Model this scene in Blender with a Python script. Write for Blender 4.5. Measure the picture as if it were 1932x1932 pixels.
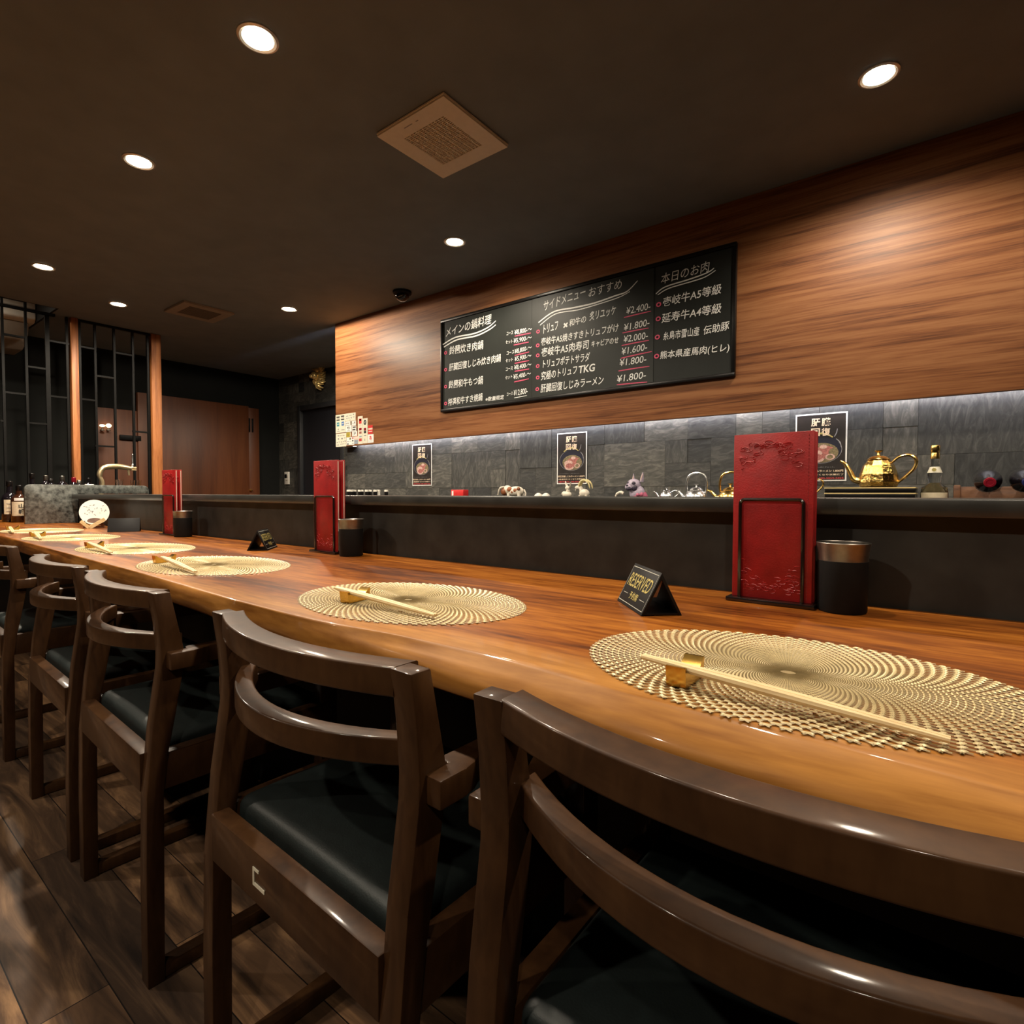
import bpy, bmesh, math, random
from mathutils import Vector, Matrix, noise as mnoise

for o in list(bpy.data.objects):
    bpy.data.objects.remove(o, do_unlink=True)
SC = bpy.context.scene
COL = SC.collection
PI = math.pi
rad = math.radians

# ------------------------------------------------------------------ camera
FPX, YAW, PITCH, ROLL = 1052.87, rad(37.853), rad(1.760), rad(0.1693)
CAMPOS = Vector((0, 0, 0.95))
_f = Vector((-math.sin(YAW)*math.cos(PITCH), math.cos(YAW)*math.cos(PITCH), -math.sin(PITCH)))
_r0 = Vector((math.cos(YAW), math.sin(YAW), 0))
_u0 = _r0.cross(_f)
_r = _r0*math.cos(ROLL) + _u0*math.sin(ROLL)
_u = -_r0*math.sin(ROLL) + _u0*math.cos(ROLL)
cd = bpy.data.cameras.new('camera')
cam = bpy.data.objects.new('camera', cd)
COL.objects.link(cam)
cd.sensor_width = 36
cd.lens = 36*FPX/1932
cd.clip_start = 0.02
cam.matrix_world = Matrix(((_r.x, _u.x, -_f.x, CAMPOS.x), (_r.y, _u.y, -_f.y, CAMPOS.y), (_r.z, _u.z, -_f.z, CAMPOS.z), (0, 0, 0, 1)))
SC.camera = cam

# ------------------------------------------------------------------ world, exposure
W = bpy.data.worlds.new('world')
SC.world = W
W.use_nodes = True
W.node_tree.nodes['Background'].inputs[0].default_value = (1.0, 0.86, 0.68, 1)
W.node_tree.nodes['Background'].inputs[1].default_value = 0.05
SC.view_settings.view_transform = 'Standard'
SC.view_settings.look = 'None'
SC.view_settings.exposure = 0.0
SC.view_settings.gamma = 1.0
SC.view_settings.use_curve_mapping = False
SC.cycles.caustics_reflective = False
SC.cycles.caustics_refractive = True

# ceiling downlights: (x, y, power, cone degrees); later ones hang behind / beside the viewpoint
WARM = (1.0, 0.86, 0.68)
LIGHTS = [(-1.755, 0.937, 75, 160), (-2.806, 0.955, 155, 160), (-4.58, 1.01, 165, 160), (-5.02, 1.553, 60, 165),
          (-4.083, 2.406, 52, 179.5), (-2.25, 2.354, 52, 156), (-0.213, 2.323, 46, 156),
          (-0.55, 0.93, 50, 160), (0.55, 0.95, 55, 160), (0.9, 2.35, 26, 150),
          (-1.2, -0.95, 70, 160), (-3.1, -0.95, 70, 160), (0.6, -0.95, 40, 160), (-4.62, 3.32, 95, 165), (-5.62, 0.55, 30, 165)]  # final pair added, unseen, to brighten gold mask and air conditioner
LED_STRENGTH = 44.0

# ------------------------------------------------------------------ helpers
def at(px, py, axis, val):
    """the point of the plane axis=val that lies behind a pixel of the 1932 px frame"""
    d = _f + _r*((px-966)/FPX) - _u*((py-966)/FPX)
    i = 'XYZ'.index(axis)
    return CAMPOS + d*((val-CAMPOS[i])/d[i])

def nn(nt, t, **k):
    n = nt.nodes.new(t)
    for a, v in k.items():
        if a.startswith('i_'):
            n.inputs[a[2:].replace('_', ' ')].default_value = v
        else:
            setattr(n, a, v)
    return n

def newmat(name):
    m = bpy.data.materials.new(name)
    m.use_nodes = True
    nt = m.node_tree
    return m, nt, nt.nodes['Principled BSDF'], nt.links

def rgba(c):
    return (c[0], c[1], c[2], 1)

def mat(name, c, rough=0.5, metal=0.0, vary=0.12, scale=40.0, bump=0.0, bscale=None, coat=0.0, emit=None, estr=0.0, spec=None, trans=0.0, ior=1.45):
    m, nt, b, L = newmat(name)
    tc = nn(nt, 'ShaderNodeTexCoord')
    nz = nn(nt, 'ShaderNodeTexNoise')
    nz.inputs['Scale'].default_value = scale
    nz.inputs['Detail'].default_value = 5
    L.new(tc.outputs['Object'], nz.inputs['Vector'])
    rp = nn(nt, 'ShaderNodeValToRGB')
    rp.color_ramp.elements[0].position = 0.3
    rp.color_ramp.elements[1].position = 0.7
    rp.color_ramp.elements[0].color = rgba([x*(1-vary) for x in c])
    rp.color_ramp.elements[1].color = rgba([min(1, x*(1+vary)) for x in c])
    L.new(nz.outputs['Fac'], rp.inputs['Fac'])
    L.new(rp.outputs['Color'], b.inputs['Base Color'])
    b.inputs['Roughness'].default_value = rough
    b.inputs['Metallic'].default_value = metal
    b.inputs['Coat Weight'].default_value = coat
    b.inputs['Coat Roughness'].default_value = 0.08
    if spec is not None:
        b.inputs['Specular IOR Level'].default_value = spec
    if trans:
        b.inputs['Transmission Weight'].default_value = trans
        b.inputs['IOR'].default_value = ior
    if emit:
        b.inputs['Emission Color'].default_value = rgba(emit)
        b.inputs['Emission Strength'].default_value = estr
    if bump:
        n2 = nn(nt, 'ShaderNodeTexNoise')
        n2.inputs['Scale'].default_value = bscale or scale
        n2.inputs['Detail'].default_value = 6
        L.new(tc.outputs['Object'], n2.inputs['Vector'])
        bp = nn(nt, 'ShaderNodeBump')
        bp.inputs['Strength'].default_value = bump
        bp.inputs['Distance'].default_value = 0.004
        L.new(n2.outputs['Fac'], bp.inputs['Height'])
        L.new(bp.outputs['Normal'], b.inputs['Normal'])
    return m

def wood(name, cols, sc, rough=0.4, coat=0.0, fig=2.0, fib=1.0, bump=0.05, dist=0.8, coat_rough=0.06, pos=(0.32, 0.5, 0.68)):
    """grain: sc scales object space; the smallest component is the grain direction"""
    m, nt, b, L = newmat(name)
    tc = nn(nt, 'ShaderNodeTexCoord')
    mp = nn(nt, 'ShaderNodeMapping')
    mp.inputs['Scale'].default_value = sc
    L.new(tc.outputs['Object'], mp.inputs['Vector'])
    n1 = nn(nt, 'ShaderNodeTexNoise')
    n1.inputs['Scale'].default_value = fig
    n1.inputs['Detail'].default_value = 7
    n1.inputs['Roughness'].default_value = 0.62
    n1.inputs['Distortion'].default_value = dist
    L.new(mp.outputs['Vector'], n1.inputs['Vector'])
    n2 = nn(nt, 'ShaderNodeTexNoise')
    n2.inputs['Scale'].default_value = fig*9
    n2.inputs['Detail'].default_value = 4
    L.new(mp.outputs['Vector'], n2.inputs['Vector'])
    mx = nn(nt, 'ShaderNodeMath', operation='MULTIPLY_ADD')
    mx.inputs[1].default_value = 0.28*fib
    L.new(n2.outputs['Fac'], mx.inputs[0])
    sb = nn(nt, 'ShaderNodeMath', operation='SUBTRACT')
    sb.inputs[1].default_value = 0.14*fib
    L.new(n1.outputs['Fac'], sb.inputs[0])
    L.new(sb.outputs[0], mx.inputs[2])
    rp = nn(nt, 'ShaderNodeValToRGB')
    e = rp.color_ramp.elements
    e[0].position, e[1].position = pos[0], pos[2]
    e[0].color, e[1].color = rgba(cols[0]), rgba(cols[2])
    k = e.new(pos[1])
    k.color = rgba(cols[1])
    L.new(mx.outputs[0], rp.inputs['Fac'])
    L.new(rp.outputs['Color'], b.inputs['Base Color'])
    b.inputs['Roughness'].default_value = rough
    b.inputs['Coat Weight'].default_value = coat
    b.inputs['Coat Roughness'].default_value = coat_rough
    bp = nn(nt, 'ShaderNodeBump')
    bp.inputs['Strength'].default_value = bump
    bp.inputs['Distance'].default_value = 0.003
    L.new(mx.outputs[0], bp.inputs['Height'])
    L.new(bp.outputs['Normal'], b.inputs['Normal'])
    return m, nt, b, L, rp, tc

class MB:
    """collects shapes and links them as ONE mesh object"""
    def __init__(s):
        s.v, s.f, s.mi, s.sm = [], [], [], []
    def add(s, vs, fs, mi=0, smooth=False, M=None):
        o = len(s.v)
        s.v += [tuple(M @ Vector(v)) if M is not None else tuple(v) for v in vs]
        s.f += [tuple(i+o for i in f) for f in fs]
        s.mi += [mi]*len(fs)
        s.sm += [smooth]*len(fs)
        return s
    def box(s, lo, hi, bev=0.0, mi=0, M=None, seg=2, smooth=None):
        bm = bmesh.new()
        bmesh.ops.create_cube(bm, size=1)
        for v in bm.verts:
            v.co = Vector([lo[i] + (v.co[i]+.5)*(hi[i]-lo[i]) for i in range(3)])
        if bev:
            bmesh.ops.bevel(bm, geom=bm.edges[:], offset=bev, segments=seg, affect='EDGES', profile=0.5)
        return s.bm(bm, mi, bool(bev) if smooth is None else smooth, M)
    def bm(s, bm, mi=0, smooth=False, M=None):
        bm.verts.index_update()
        s.add([v.co[:] for v in bm.verts], [[v.index for v in f.verts] for f in bm.faces], mi, smooth, M)
        bm.free()
        return s
    def prism(s, pts, axis, a, b, bev=0.0, mi=0, M=None, smooth=False, seg=2):
        """polygon pts (2D, in the two other axes in order) extruded along axis from a to b"""
        bm = bmesh.new()
        def mk(p, t):
            c = list(p)
            c.insert('XYZ'.index(axis), t)
            return bm.verts.new(c)
        A = [mk(p, a) for p in pts]
        B = [mk(p, b) for p in pts]
        n = len(pts)
        bm.faces.new(A[::-1])
        bm.faces.new(B)
        for i in range(n):
            bm.faces.new((A[i], A[(i+1) % n], B[(i+1) % n], B[i]))
        bmesh.ops.recalc_face_normals(bm, faces=bm.faces[:])
        if bev:
            bmesh.ops.bevel(bm, geom=bm.edges[:], offset=bev, segments=seg, affect='EDGES', profile=0.5, clamp_overlap=True)
        return s.bm(bm, mi, smooth or bool(bev), M)
    def tube(s, pts, r, seg=8, mi=0, M=None, cap=True, flat=1.0, closed=False):
        pts = [Vector(p) for p in pts]
        n = len(pts)
        rr = r if isinstance(r, (list, tuple)) else [r]*n
        vs, fs = [], []
        up = None
        for i, p in enumerate(pts):
            t = (pts[(i+1) % n if closed else min(i+1, n-1)] - pts[(i-1) % n if closed else max(i-1, 0)]).normalized()
            if up is None:
                up = Vector((0, 0, 1)) if abs(t.z) < 0.9 else Vector((1, 0, 0))
            side = t.cross(up).normalized()
            up = side.cross(t).normalized()
            for k in range(seg):
                a = 2*PI*k/seg
                vs.append(p + side*math.cos(a)*rr[i] + up*math.sin(a)*rr[i]*flat)
        for i in range(n if closed else n-1):
            j = (i+1) % n
            for k in range(seg):
                fs.append((i*seg+k, i*seg+(k+1) % seg, j*seg+(k+1) % seg, j*seg+k))
        if cap and not closed:
            fs.append(tuple(range(seg))[::-1])
            fs.append(tuple((n-1)*seg+k for k in range(seg)))
        return s.add(vs, fs, mi, True, M)
    def lathe(s, prof, seg=24, mi=0, M=None, smooth=True, c=(0, 0, 0), ax=(1, 1), mis=None):
        vs, fs, ml = [], [], []
        for (r, z) in prof:
            for k in range(seg):
                a = 2*PI*k/seg
                vs.append((c[0]+ax[0]*r*math.cos(a), c[1]+ax[1]*r*math.sin(a), c[2]+z))
        for i in range(len(prof)-1):
            for k in range(seg):
                fs.append((i*seg+k, i*seg+(k+1) % seg, (i+1)*seg+(k+1) % seg, (i+1)*seg+k))
        if prof[0][0] > 1e-6:
            fs.append(tuple(range(seg))[::-1])
        if prof[-1][0] > 1e-6:
            fs.append(tuple((len(prof)-1)*seg+k for k in range(seg)))
        return s.add(vs, fs, mi, smooth, M)
    def ball(s, c, r, mi=0, M=None, seg=16, rings=10):
        r = r if isinstance(r, (list, tuple)) else (r, r, r)
        bm = bmesh.new()
        bmesh.ops.create_uvsphere(bm, u_segments=seg, v_segments=rings, radius=1)
        for v in bm.verts:
            v.co = Vector((c[0]+v.co.x*r[0], c[1]+v.co.y*r[1], c[2]+v.co.z*r[2]))
        return s.bm(bm, mi, True, M)
    def grid(s, fn, nu, nv, mi=0, smooth=True):
        vs = [fn(i/nu, j/nv) for j in range(nv+1) for i in range(nu+1)]
        fs = [(j*(nu+1)+i, j*(nu+1)+i+1, (j+1)*(nu+1)+i+1, (j+1)*(nu+1)+i) for j in range(nv) for i in range(nu)]
        return s.add(vs, fs, mi, smooth)
    def build(s, name, mats, parent=None, loc=None, angle=35):
        me = bpy.data.meshes.new(name)
        me.from_pydata(s.v, [], s.f)
        for m in (mats if isinstance(mats, (list, tuple)) else [mats]):
            me.materials.append(m)
        me.polygons.foreach_set('material_index', s.mi)
        me.polygons.foreach_set('use_smooth', s.sm)
        me.update()
        if any(s.sm):
            me.set_sharp_from_angle(angle=rad(angle))
        o = bpy.data.objects.new(name, me)
        COL.objects.link(o)
        if parent:
            o.parent = parent
        if loc:
            o.location = loc
        return o

def tag(o, label, cat, group=None):
    o['label'] = label
    o['category'] = cat
    if group:
        o['group'] = group
    return o
def thing(name, label, cat, loc=(0, 0, 0), rz=0.0, group=None):
    o = bpy.data.objects.new(name, None)
    COL.objects.link(o)
    o.empty_display_size = 0.05
    o.location = loc
    o.rotation_euler = (0, 0, rz)
    return tag(o, label, cat, group)
def struct(name, mb, m):
    o = mb.build(name, m)
    o['kind'] = 'structure'
    return o
def dup(root, loc, rz, label, group=None):
    r = root.copy()
    COL.objects.link(r)
    r.location = loc
    r.rotation_euler = (0, 0, rz)
    r['label'] = label
    if group:
        r['group'] = group
    for ch in list(root.children):
        c = ch.copy()
        COL.objects.link(c)
        c.parent = r
        for g in list(ch.children):
            d = g.copy()
            COL.objects.link(d)
            d.parent = c
    return r

def textmesh(body, bold=0.0, shear=0.0):
    cu = bpy.data.curves.new('t', 'FONT')
    cu.body = body
    cu.size = 1
    cu.offset = bold
    cu.shear = shear
    cu.resolution_u = 3
    ob = bpy.data.objects.new('t', cu)
    COL.objects.link(ob)
    dg = bpy.context.evaluated_depsgraph_get()
    me = bpy.data.meshes.new_from_object(ob.evaluated_get(dg))
    vs = [v.co.copy() for v in me.vertices]
    fs = [tuple(p.vertices) for p in me.polygons]
    bpy.data.objects.remove(ob)
    bpy.data.curves.remove(cu)
    bpy.data.meshes.remove(me)
    x0, x1 = min(v.x for v in vs), max(v.x for v in vs)
    y0, y1 = min(v.y for v in vs), max(v.y for v in vs)
    return [((v.x-x0)/(x1-x0), (v.y-y0)/(y1-y0)) for v in vs], fs
def write(mb, body, p0, p1, up, h, bold=0.0, shear=0.0, mi=0):
    """lettering between p0 and p1 (baseline ends), h tall along up; added to mb"""
    vs, fs = textmesh(body, bold, shear)
    p0, p1, up = Vector(p0), Vector(p1), Vector(up)
    mb.add([p0 + (p1-p0)*x + up*(h*y) for x, y in vs], fs, mi)
    return mb
def stroke(mb, pts, w, up=(0, 0, 1), mi=0):
    """flat painted stroke along points lying in a plane spanned with up"""
    pts = [Vector(p) for p in pts]
    up = Vector(up)
    n = len(pts)
    vs = []
    for i, p in enumerate(pts):
        t = (pts[min(i+1, n-1)]-pts[max(i-1, 0)]).normalized()
        q = up - t*up.dot(t)
        q.normalize()
        ww = w*(0.55 + 0.45*math.sin(PI*(0.15+0.85*i/(n-1))))
        vs += [p+q*ww/2, p-q*ww/2]
    mb.add(vs, [(2*i, 2*i+1, 2*i+3, 2*i+2) for i in range(n-1)], mi)
def smoothline(pts, n=6):
    P = [Vector(p) for p in pts]
    out = []
    for i in range(len(P)-1):
        a, b, c, d = P[max(i-1, 0)], P[i], P[i+1], P[min(i+2, len(P)-1)]
        for k in range(n):
            t = k/n
            out.append(0.5*((2*b) + (c-a)*t + (2*a-5*b+4*c-d)*t*t + (3*b-a-3*c+d)*t**3))
    out.append(P[-1])
    return out
def disc(mb, c, rx, rz, seg=20, mi=0, ux=(1, 0, 0), uz=(0, 0, 1), r0=0.0):
    c, ux, uz = Vector(c), Vector(ux), Vector(uz)
    ring = [c + ux*rx*math.cos(2*PI*k/seg) + uz*rz*math.sin(2*PI*k/seg) for k in range(seg)]
    if r0:
        inn = [c + ux*rx*r0*math.cos(2*PI*k/seg) + uz*rz*r0*math.sin(2*PI*k/seg) for k in range(seg)]
        mb.add(ring+inn, [(k, (k+1) % seg, seg+(k+1) % seg, seg+k) for k in range(seg)], mi)
    else:
        mb.add(ring, [tuple(range(seg))], mi)

# ------------------------------------------------------------------ materials
M = {}
# counter slab: grain along x, pale sapwood towards the front edge
def counter_mat():
    m, nt, b, L, rp, tc = wood('counter_wood', [(0.070, 0.016, 0.002), (0.22, 0.062, 0.007), (0.38, 0.130, 0.017)], (0.9, 7, 7),
                               rough=0.42, coat=0.34, fig=1.5, fib=1.5, bump=0.03, dist=1.0, coat_rough=0.05)
    b.inputs['Specular IOR Level'].default_value = 0.15
    sep = nn(nt, 'ShaderNodeSeparateXYZ')
    L.new(tc.outputs['Object'], sep.inputs[0])
    mp = nn(nt, 'ShaderNodeMapping')
    mp.inputs['Scale'].default_value = (1.3, 4, 4)
    L.new(tc.outputs['Object'], mp.inputs['Vector'])
    nz = nn(nt, 'ShaderNodeTexNoise')
    nz.inputs['Scale'].default_value = 1.6
    nz.inputs['Detail'].default_value = 4
    L.new(mp.outputs['Vector'], nz.inputs['Vector'])
    ma = nn(nt, 'ShaderNodeMath', operation='MULTIPLY_ADD')
    ma.inputs[1].default_value = -0.10
    L.new(nz.outputs['Fac'], ma.inputs[0])
    L.new(sep.outputs['Y'], ma.inputs[2])
    mr = nn(nt, 'ShaderNodeMapRange')
    mr.inputs['From Min'].default_value = 0.490
    mr.inputs['From Max'].default_value = 0.555
    mr.inputs['To Min'].default_value = 1.0
    mr.inputs['To Max'].default_value = 0.0
    L.new(ma.outputs[0], mr.inputs['Value'])
    r2 = nn(nt, 'ShaderNodeValToRGB')
    r2.color_ramp.elements[0].position = 0.36
    r2.color_ramp.elements[1].position = 0.66
    r2.color_ramp.elements[0].color = (0.20, 0.072, 0.012, 1)
    r2.color_ramp.elements[1].color = (0.44, 0.195, 0.042, 1)
    L.new(rp.inputs['Fac'].links[0].from_socket, r2.inputs['Fac'])
    mix = nn(nt, 'ShaderNodeMix', data_type='RGBA')
    L.new(mr.outputs['Result'], mix.inputs['Factor'])
    L.new(rp.outputs['Color'], mix.inputs['A'])
    L.new(r2.outputs['Color'], mix.inputs['B'])
    L.new(mix.outputs['Result'], b.inputs['Base Color'])
    return m
M['counter'] = counter_mat()
M['panel'] = wood('panel_wood', [(0.12, 0.036, 0.010), (0.27, 0.098, 0.032), (0.37, 0.155, 0.058)], (0.40, 1, 12), rough=0.5, fig=2.0, fib=1.3, bump=0.05, dist=0.8, pos=(0.33, 0.47, 0.62))[0]
M['door_wood'] = wood('door_wood', [(0.095, 0.026, 0.0075), (0.130, 0.038, 0.011), (0.155, 0.050, 0.015)], (4, 4, 0.3), rough=0.45, fig=2.0, bump=0.02)[0]
M['post_wood'] = wood('post_wood', [(0.20, 0.060, 0.014), (0.35, 0.118, 0.030), (0.46, 0.175, 0.052)], (14, 14, 0.9), rough=0.5, fig=2.0, bump=0.03)[0]
M['chair'] = wood('chair_wood', [(0.026, 0.0100, 0.0032), (0.046, 0.0190, 0.0064), (0.066, 0.0290, 0.0098)], (3.5, 3.5, 1.2), rough=0.48, coat=0.30, fig=3.0, bump=0.02, coat_rough=0.10)[0]
M['chair'].node_tree.nodes['Principled BSDF'].inputs['Specular IOR Level'].default_value = 0.2
M['rackwood'] = wood('rack_wood', [(0.10, 0.04, 0.02), (0.17, 0.075, 0.035), (0.23, 0.11, 0.055)], (2, 10, 10), rough=0.5, fig=3.0)[0]
M['pale_wood'] = wood('pale_wood', [(0.60, 0.42, 0.20), (0.72, 0.54, 0.28), (0.80, 0.63, 0.36)], (3, 40, 40), rough=0.55, fig=2.0, bump=0.02)[0]
def floor_mat():
    m, nt, b, L = newmat('floor_planks')
    tc = nn(nt, 'ShaderNodeTexCoord')
    bt = nn(nt, 'ShaderNodeTexBrick', offset=0.37, offset_frequency=2)
    bt.inputs['Color1'].default_value = (0, 0, 0, 1)
    bt.inputs['Color2'].default_value = (1, 1, 1, 1)
    bt.inputs['Mortar'].default_value = (0.5, 0.5, 0.5, 1)
    bt.inputs['Scale'].default_value = 1.0
    bt.inputs['Mortar Size'].default_value = 0.0012
    bt.inputs['Brick Width'].default_value = 0.92
    bt.inputs['Row Height'].default_value = 0.118
    L.new(tc.outputs['Object'], bt.inputs['Vector'])
    sc = nn(nt, 'ShaderNodeVectorMath', operation='SCALE')
    sc.inputs['Scale'].default_value = 7.3
    L.new(bt.outputs['Color'], sc.inputs[0])
    ad = nn(nt, 'ShaderNodeVectorMath', operation='ADD')
    L.new(tc.outputs['Object'], ad.inputs[0])
    L.new(sc.outputs[0], ad.inputs[1])
    mp = nn(nt, 'ShaderNodeMapping')
    mp.inputs['Scale'].default_value = (1.5, 12, 1)
    L.new(ad.outputs[0], mp.inputs['Vector'])
    nz = nn(nt, 'ShaderNodeTexNoise')
    nz.inputs['Scale'].default_value = 1.4
    nz.inputs['Detail'].default_value = 8
    nz.inputs['Roughness'].default_value = 0.6
    nz.inputs['Distortion'].default_value = 1.3
    L.new(mp.outputs['Vector'], nz.inputs['Vector'])
    rp = nn(nt, 'ShaderNodeValToRGB')
    e = rp.color_ramp.elements
    e[0].position, e[1].position = 0.33, 0.72
    e[0].color, e[1].color = (0.030, 0.019, 0.014, 1), (0.27, 0.170, 0.100, 1)
    e.new(0.52).color = (0.098, 0.060, 0.039, 1)
    L.new(nz.outputs['Fac'], rp.inputs['Fac'])
    hs = nn(nt, 'ShaderNodeMix', data_type='RGBA', blend_type='MULTIPLY')
    hs.inputs['Factor'].default_value = 1.0
    r2 = nn(nt, 'ShaderNodeValToRGB')
    e = r2.color_ramp.elements
    e[0].color, e[1].color = (0.50, 0.48, 0.47, 1), (1.75, 1.55, 1.25, 1)
    L.new(bt.outputs['Color'], r2.inputs['Fac'])
    L.new(rp.outputs['Color'], hs.inputs['A'])
    L.new(r2.outputs['Color'], hs.inputs['B'])
    mo = nn(nt, 'ShaderNodeMix', data_type='RGBA')
    L.new(bt.outputs['Fac'], mo.inputs['Factor'])
    L.new(hs.outputs['Result'], mo.inputs['A'])
    mo.inputs['B'].default_value = (0.008, 0.005, 0.004, 1)
    L.new(mo.outputs['Result'], b.inputs['Base Color'])
    b.inputs['Roughness'].default_value = 0.62
    b.inputs['Specular IOR Level'].default_value = 0.25
    bp = nn(nt, 'ShaderNodeBump')
    bp.inputs['Strength'].default_value = 0.08
    bp.inputs['Distance'].default_value = 0.002
    L.new(nz.outputs['Fac'], bp.inputs['Height'])
    L.new(bp.outputs['Normal'], b.inputs['Normal'])
    return m
M['floor'] = floor_mat()
def slate_mat():
    m, nt, b, L = newmat('slate_tiles')
    at_ = nn(nt, 'ShaderNodeAttribute', attribute_name='tile')
    sp = nn(nt, 'ShaderNodeSeparateColor')
    L.new(at_.outputs['Color'], sp.inputs[0])
    tc = nn(nt, 'ShaderNodeTexCoord')
    of = nn(nt, 'ShaderNodeVectorMath', operation='SCALE')
    of.inputs['Scale'].default_value = 9.0
    L.new(at_.outputs['Color'], of.inputs[0])
    ad = nn(nt, 'ShaderNodeVectorMath', operation='ADD')
    L.new(tc.outputs['Object'], ad.inputs[0])
    L.new(of.outputs[0], ad.inputs[1])
    outs = []
    for rot in (0.12, 1.45):
        vr = nn(nt, 'ShaderNodeMapping')
        vr.inputs['Rotation'].default_value = (0, rot, 0)
        L.new(ad.outputs[0], vr.inputs['Vector'])
        v2 = nn(nt, 'ShaderNodeMapping')
        v2.inputs['Scale'].default_value = (7, 7, 22)
        L.new(vr.outputs['Vector'], v2.inputs['Vector'])
        nz = nn(nt, 'ShaderNodeTexNoise')
        nz.inputs['Scale'].default_value = 1.5
        nz.inputs['Detail'].default_value = 7
        nz.inputs['Roughness'].default_value = 0.65
        nz.inputs['Distortion'].default_value = 1.5
        L.new(v2.outputs['Vector'], nz.inputs['Vector'])
        outs.append(nz)
    gt = nn(nt, 'ShaderNodeMath', operation='GREATER_THAN')
    gt.inputs[1].default_value = 0.6
    L.new(sp.outputs['Green'], gt.inputs[0])
    mx = nn(nt, 'ShaderNodeMix', data_type='FLOAT')
    L.new(gt.outputs[0], mx.inputs['Factor'])
    L.new(outs[0].outputs['Fac'], mx.inputs['A'])
    L.new(outs[1].outputs['Fac'], mx.inputs['B'])
    rp = nn(nt, 'ShaderNodeValToRGB')
    e = rp.color_ramp.elements
    e[0].position, e[1].position = 0.28, 0.78
    e[0].color, e[1].color = (0.020, 0.021, 0.020, 1), (0.125, 0.123, 0.115, 1)
    e.new(0.5).color = (0.048, 0.049, 0.047, 1)
    L.new(mx.outputs['Result'], rp.inputs['Fac'])
    r2 = nn(nt, 'ShaderNodeValToRGB')
    e = r2.color_ramp.elements
    e[0].color, e[1].color = (0.45, 0.46, 0.47, 1), (1.55, 1.45, 1.28, 1)
    L.new(sp.outputs['Red'], r2.inputs['Fac'])
    ml = nn(nt, 'ShaderNodeMix', data_type='RGBA', blend_type='MULTIPLY')
    ml.inputs['Factor'].default_value = 1
    L.new(rp.outputs['Color'], ml.inputs['A'])
    L.new(r2.outputs['Color'], ml.inputs['B'])
    L.new(ml.outputs['Result'], b.inputs['Base Color'])
    b.inputs['Roughness'].default_value = 0.55
    bp = nn(nt, 'ShaderNodeBump')
    bp.inputs['Strength'].default_value = 0.3
    bp.inputs['Distance'].default_value = 0.004
    L.new(mx.outputs['Result'], bp.inputs['Height'])
    L.new(bp.outputs['Normal'], b.inputs['Normal'])
    return m
M['slate'] = slate_mat()
M['ceiling'] = mat('ceiling_paper', (0.185, 0.213, 0.235), 0.85, vary=0.08, scale=6, bump=0.15, bscale=180)
M['dark_wall'] = mat('dark_wall_paper', (0.0065, 0.0072, 0.0062), 0.8, vary=0.2, spec=0.25, scale=5, bump=0.1, bscale=150)
M['stone'] = mat('charcoal_stone', (0.033, 0.033, 0.030), 0.5, spec=0.3, vary=0.35, scale=14, bump=0.06, bscale=60)
M['stone_polished'] = mat('polished_charcoal_stone', (0.036, 0.036, 0.033), 0.28, vary=0.3, scale=14)
M['marble'] = mat('mottled_stone', (0.115, 0.125, 0.115), 0.38, vary=0.75, scale=48, bump=0.05, bscale=90)
M['black_gloss'] = mat('black_gloss', (0.006, 0.005, 0.005), 0.3, spec=0.35)
M['sign_black'] = mat('sign_black', (0.007, 0.006, 0.006), 0.55, spec=0.2)
M['lacquer'] = mat('dark_lacquer', (0.010, 0.005, 0.004), 0.2, coat=0.6)
M['black_matte'] = mat('black_matte', (0.006, 0.006, 0.006), 0.6, spec=0.2)
M['black_metal'] = mat('black_metal', (0.006, 0.0058, 0.0055), 0.42, vary=0.2, spec=0.12)
M['leather'] = mat('black_green_leather', (0.009, 0.014, 0.014), 0.47, vary=0.2, scale=60, bump=0.08, bscale=420)
M['red'] = mat('red_leather', (0.33, 0.010, 0.011), 0.42, vary=0.2, scale=30, bump=0.12, bscale=350)
M['red_dark'] = mat('dark_red_leather', (0.20, 0.012, 0.014), 0.45, vary=0.2, scale=30)
M['paper'] = mat('white_paper', (0.80, 0.79, 0.75), 0.7, vary=0.03)
M['paper_cream'] = mat('cream_paper', (0.74, 0.70, 0.56), 0.7, vary=0.05)
M['gold'] = mat('gold_metal', (0.86, 0.58, 0.19), 0.22, 1.0, vary=0.1)
M['gold_hammered'] = mat('hammered_gold', (0.83, 0.56, 0.17), 0.15, 1.0, vary=0.15, scale=30, bump=0.9, bscale=75)
M['gold_satin'] = mat('satin_gold', (0.90, 0.66, 0.26), 0.3, 0.6, vary=0.1)
M['gold_trim'] = mat('gold_trim', (0.80, 0.62, 0.28), 0.5, 0.3, vary=0.05)
M['tap_metal'] = mat('pale_gold_metal', (0.92, 0.74, 0.44), 0.3, 0.9, vary=0.1)
M['silver'] = mat('silver_metal', (0.86, 0.86, 0.86), 0.24, 1.0, vary=0.05)
M['steel'] = mat('brushed_steel', (0.30, 0.275, 0.245), 0.36, 1.0, vary=0.1, scale=120)
M['rest_gold'] = mat('rest_gold', (0.62, 0.38, 0.09), 0.25, 1.0, vary=0.2, scale=60)
M['mat_weave'] = mat('gold_vinyl_weave', (0.66, 0.53, 0.28), 0.36, 0.1, vary=0.12, scale=60)
M['mat_strand'] = mat('bronze_vinyl_strand', (0.30, 0.225, 0.105), 0.42, 0.1, vary=0.15, scale=60)
M['board'] = mat('chalkboard_film', (0.012, 0.014, 0.012), 0.6, vary=0.15, scale=8, spec=0.35)
M['board_sheet'] = mat('chalkboard_sheet', (0.018, 0.021, 0.018), 0.5, vary=0.12, scale=5, bump=0.35, bscale=9, spec=0.35)
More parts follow.
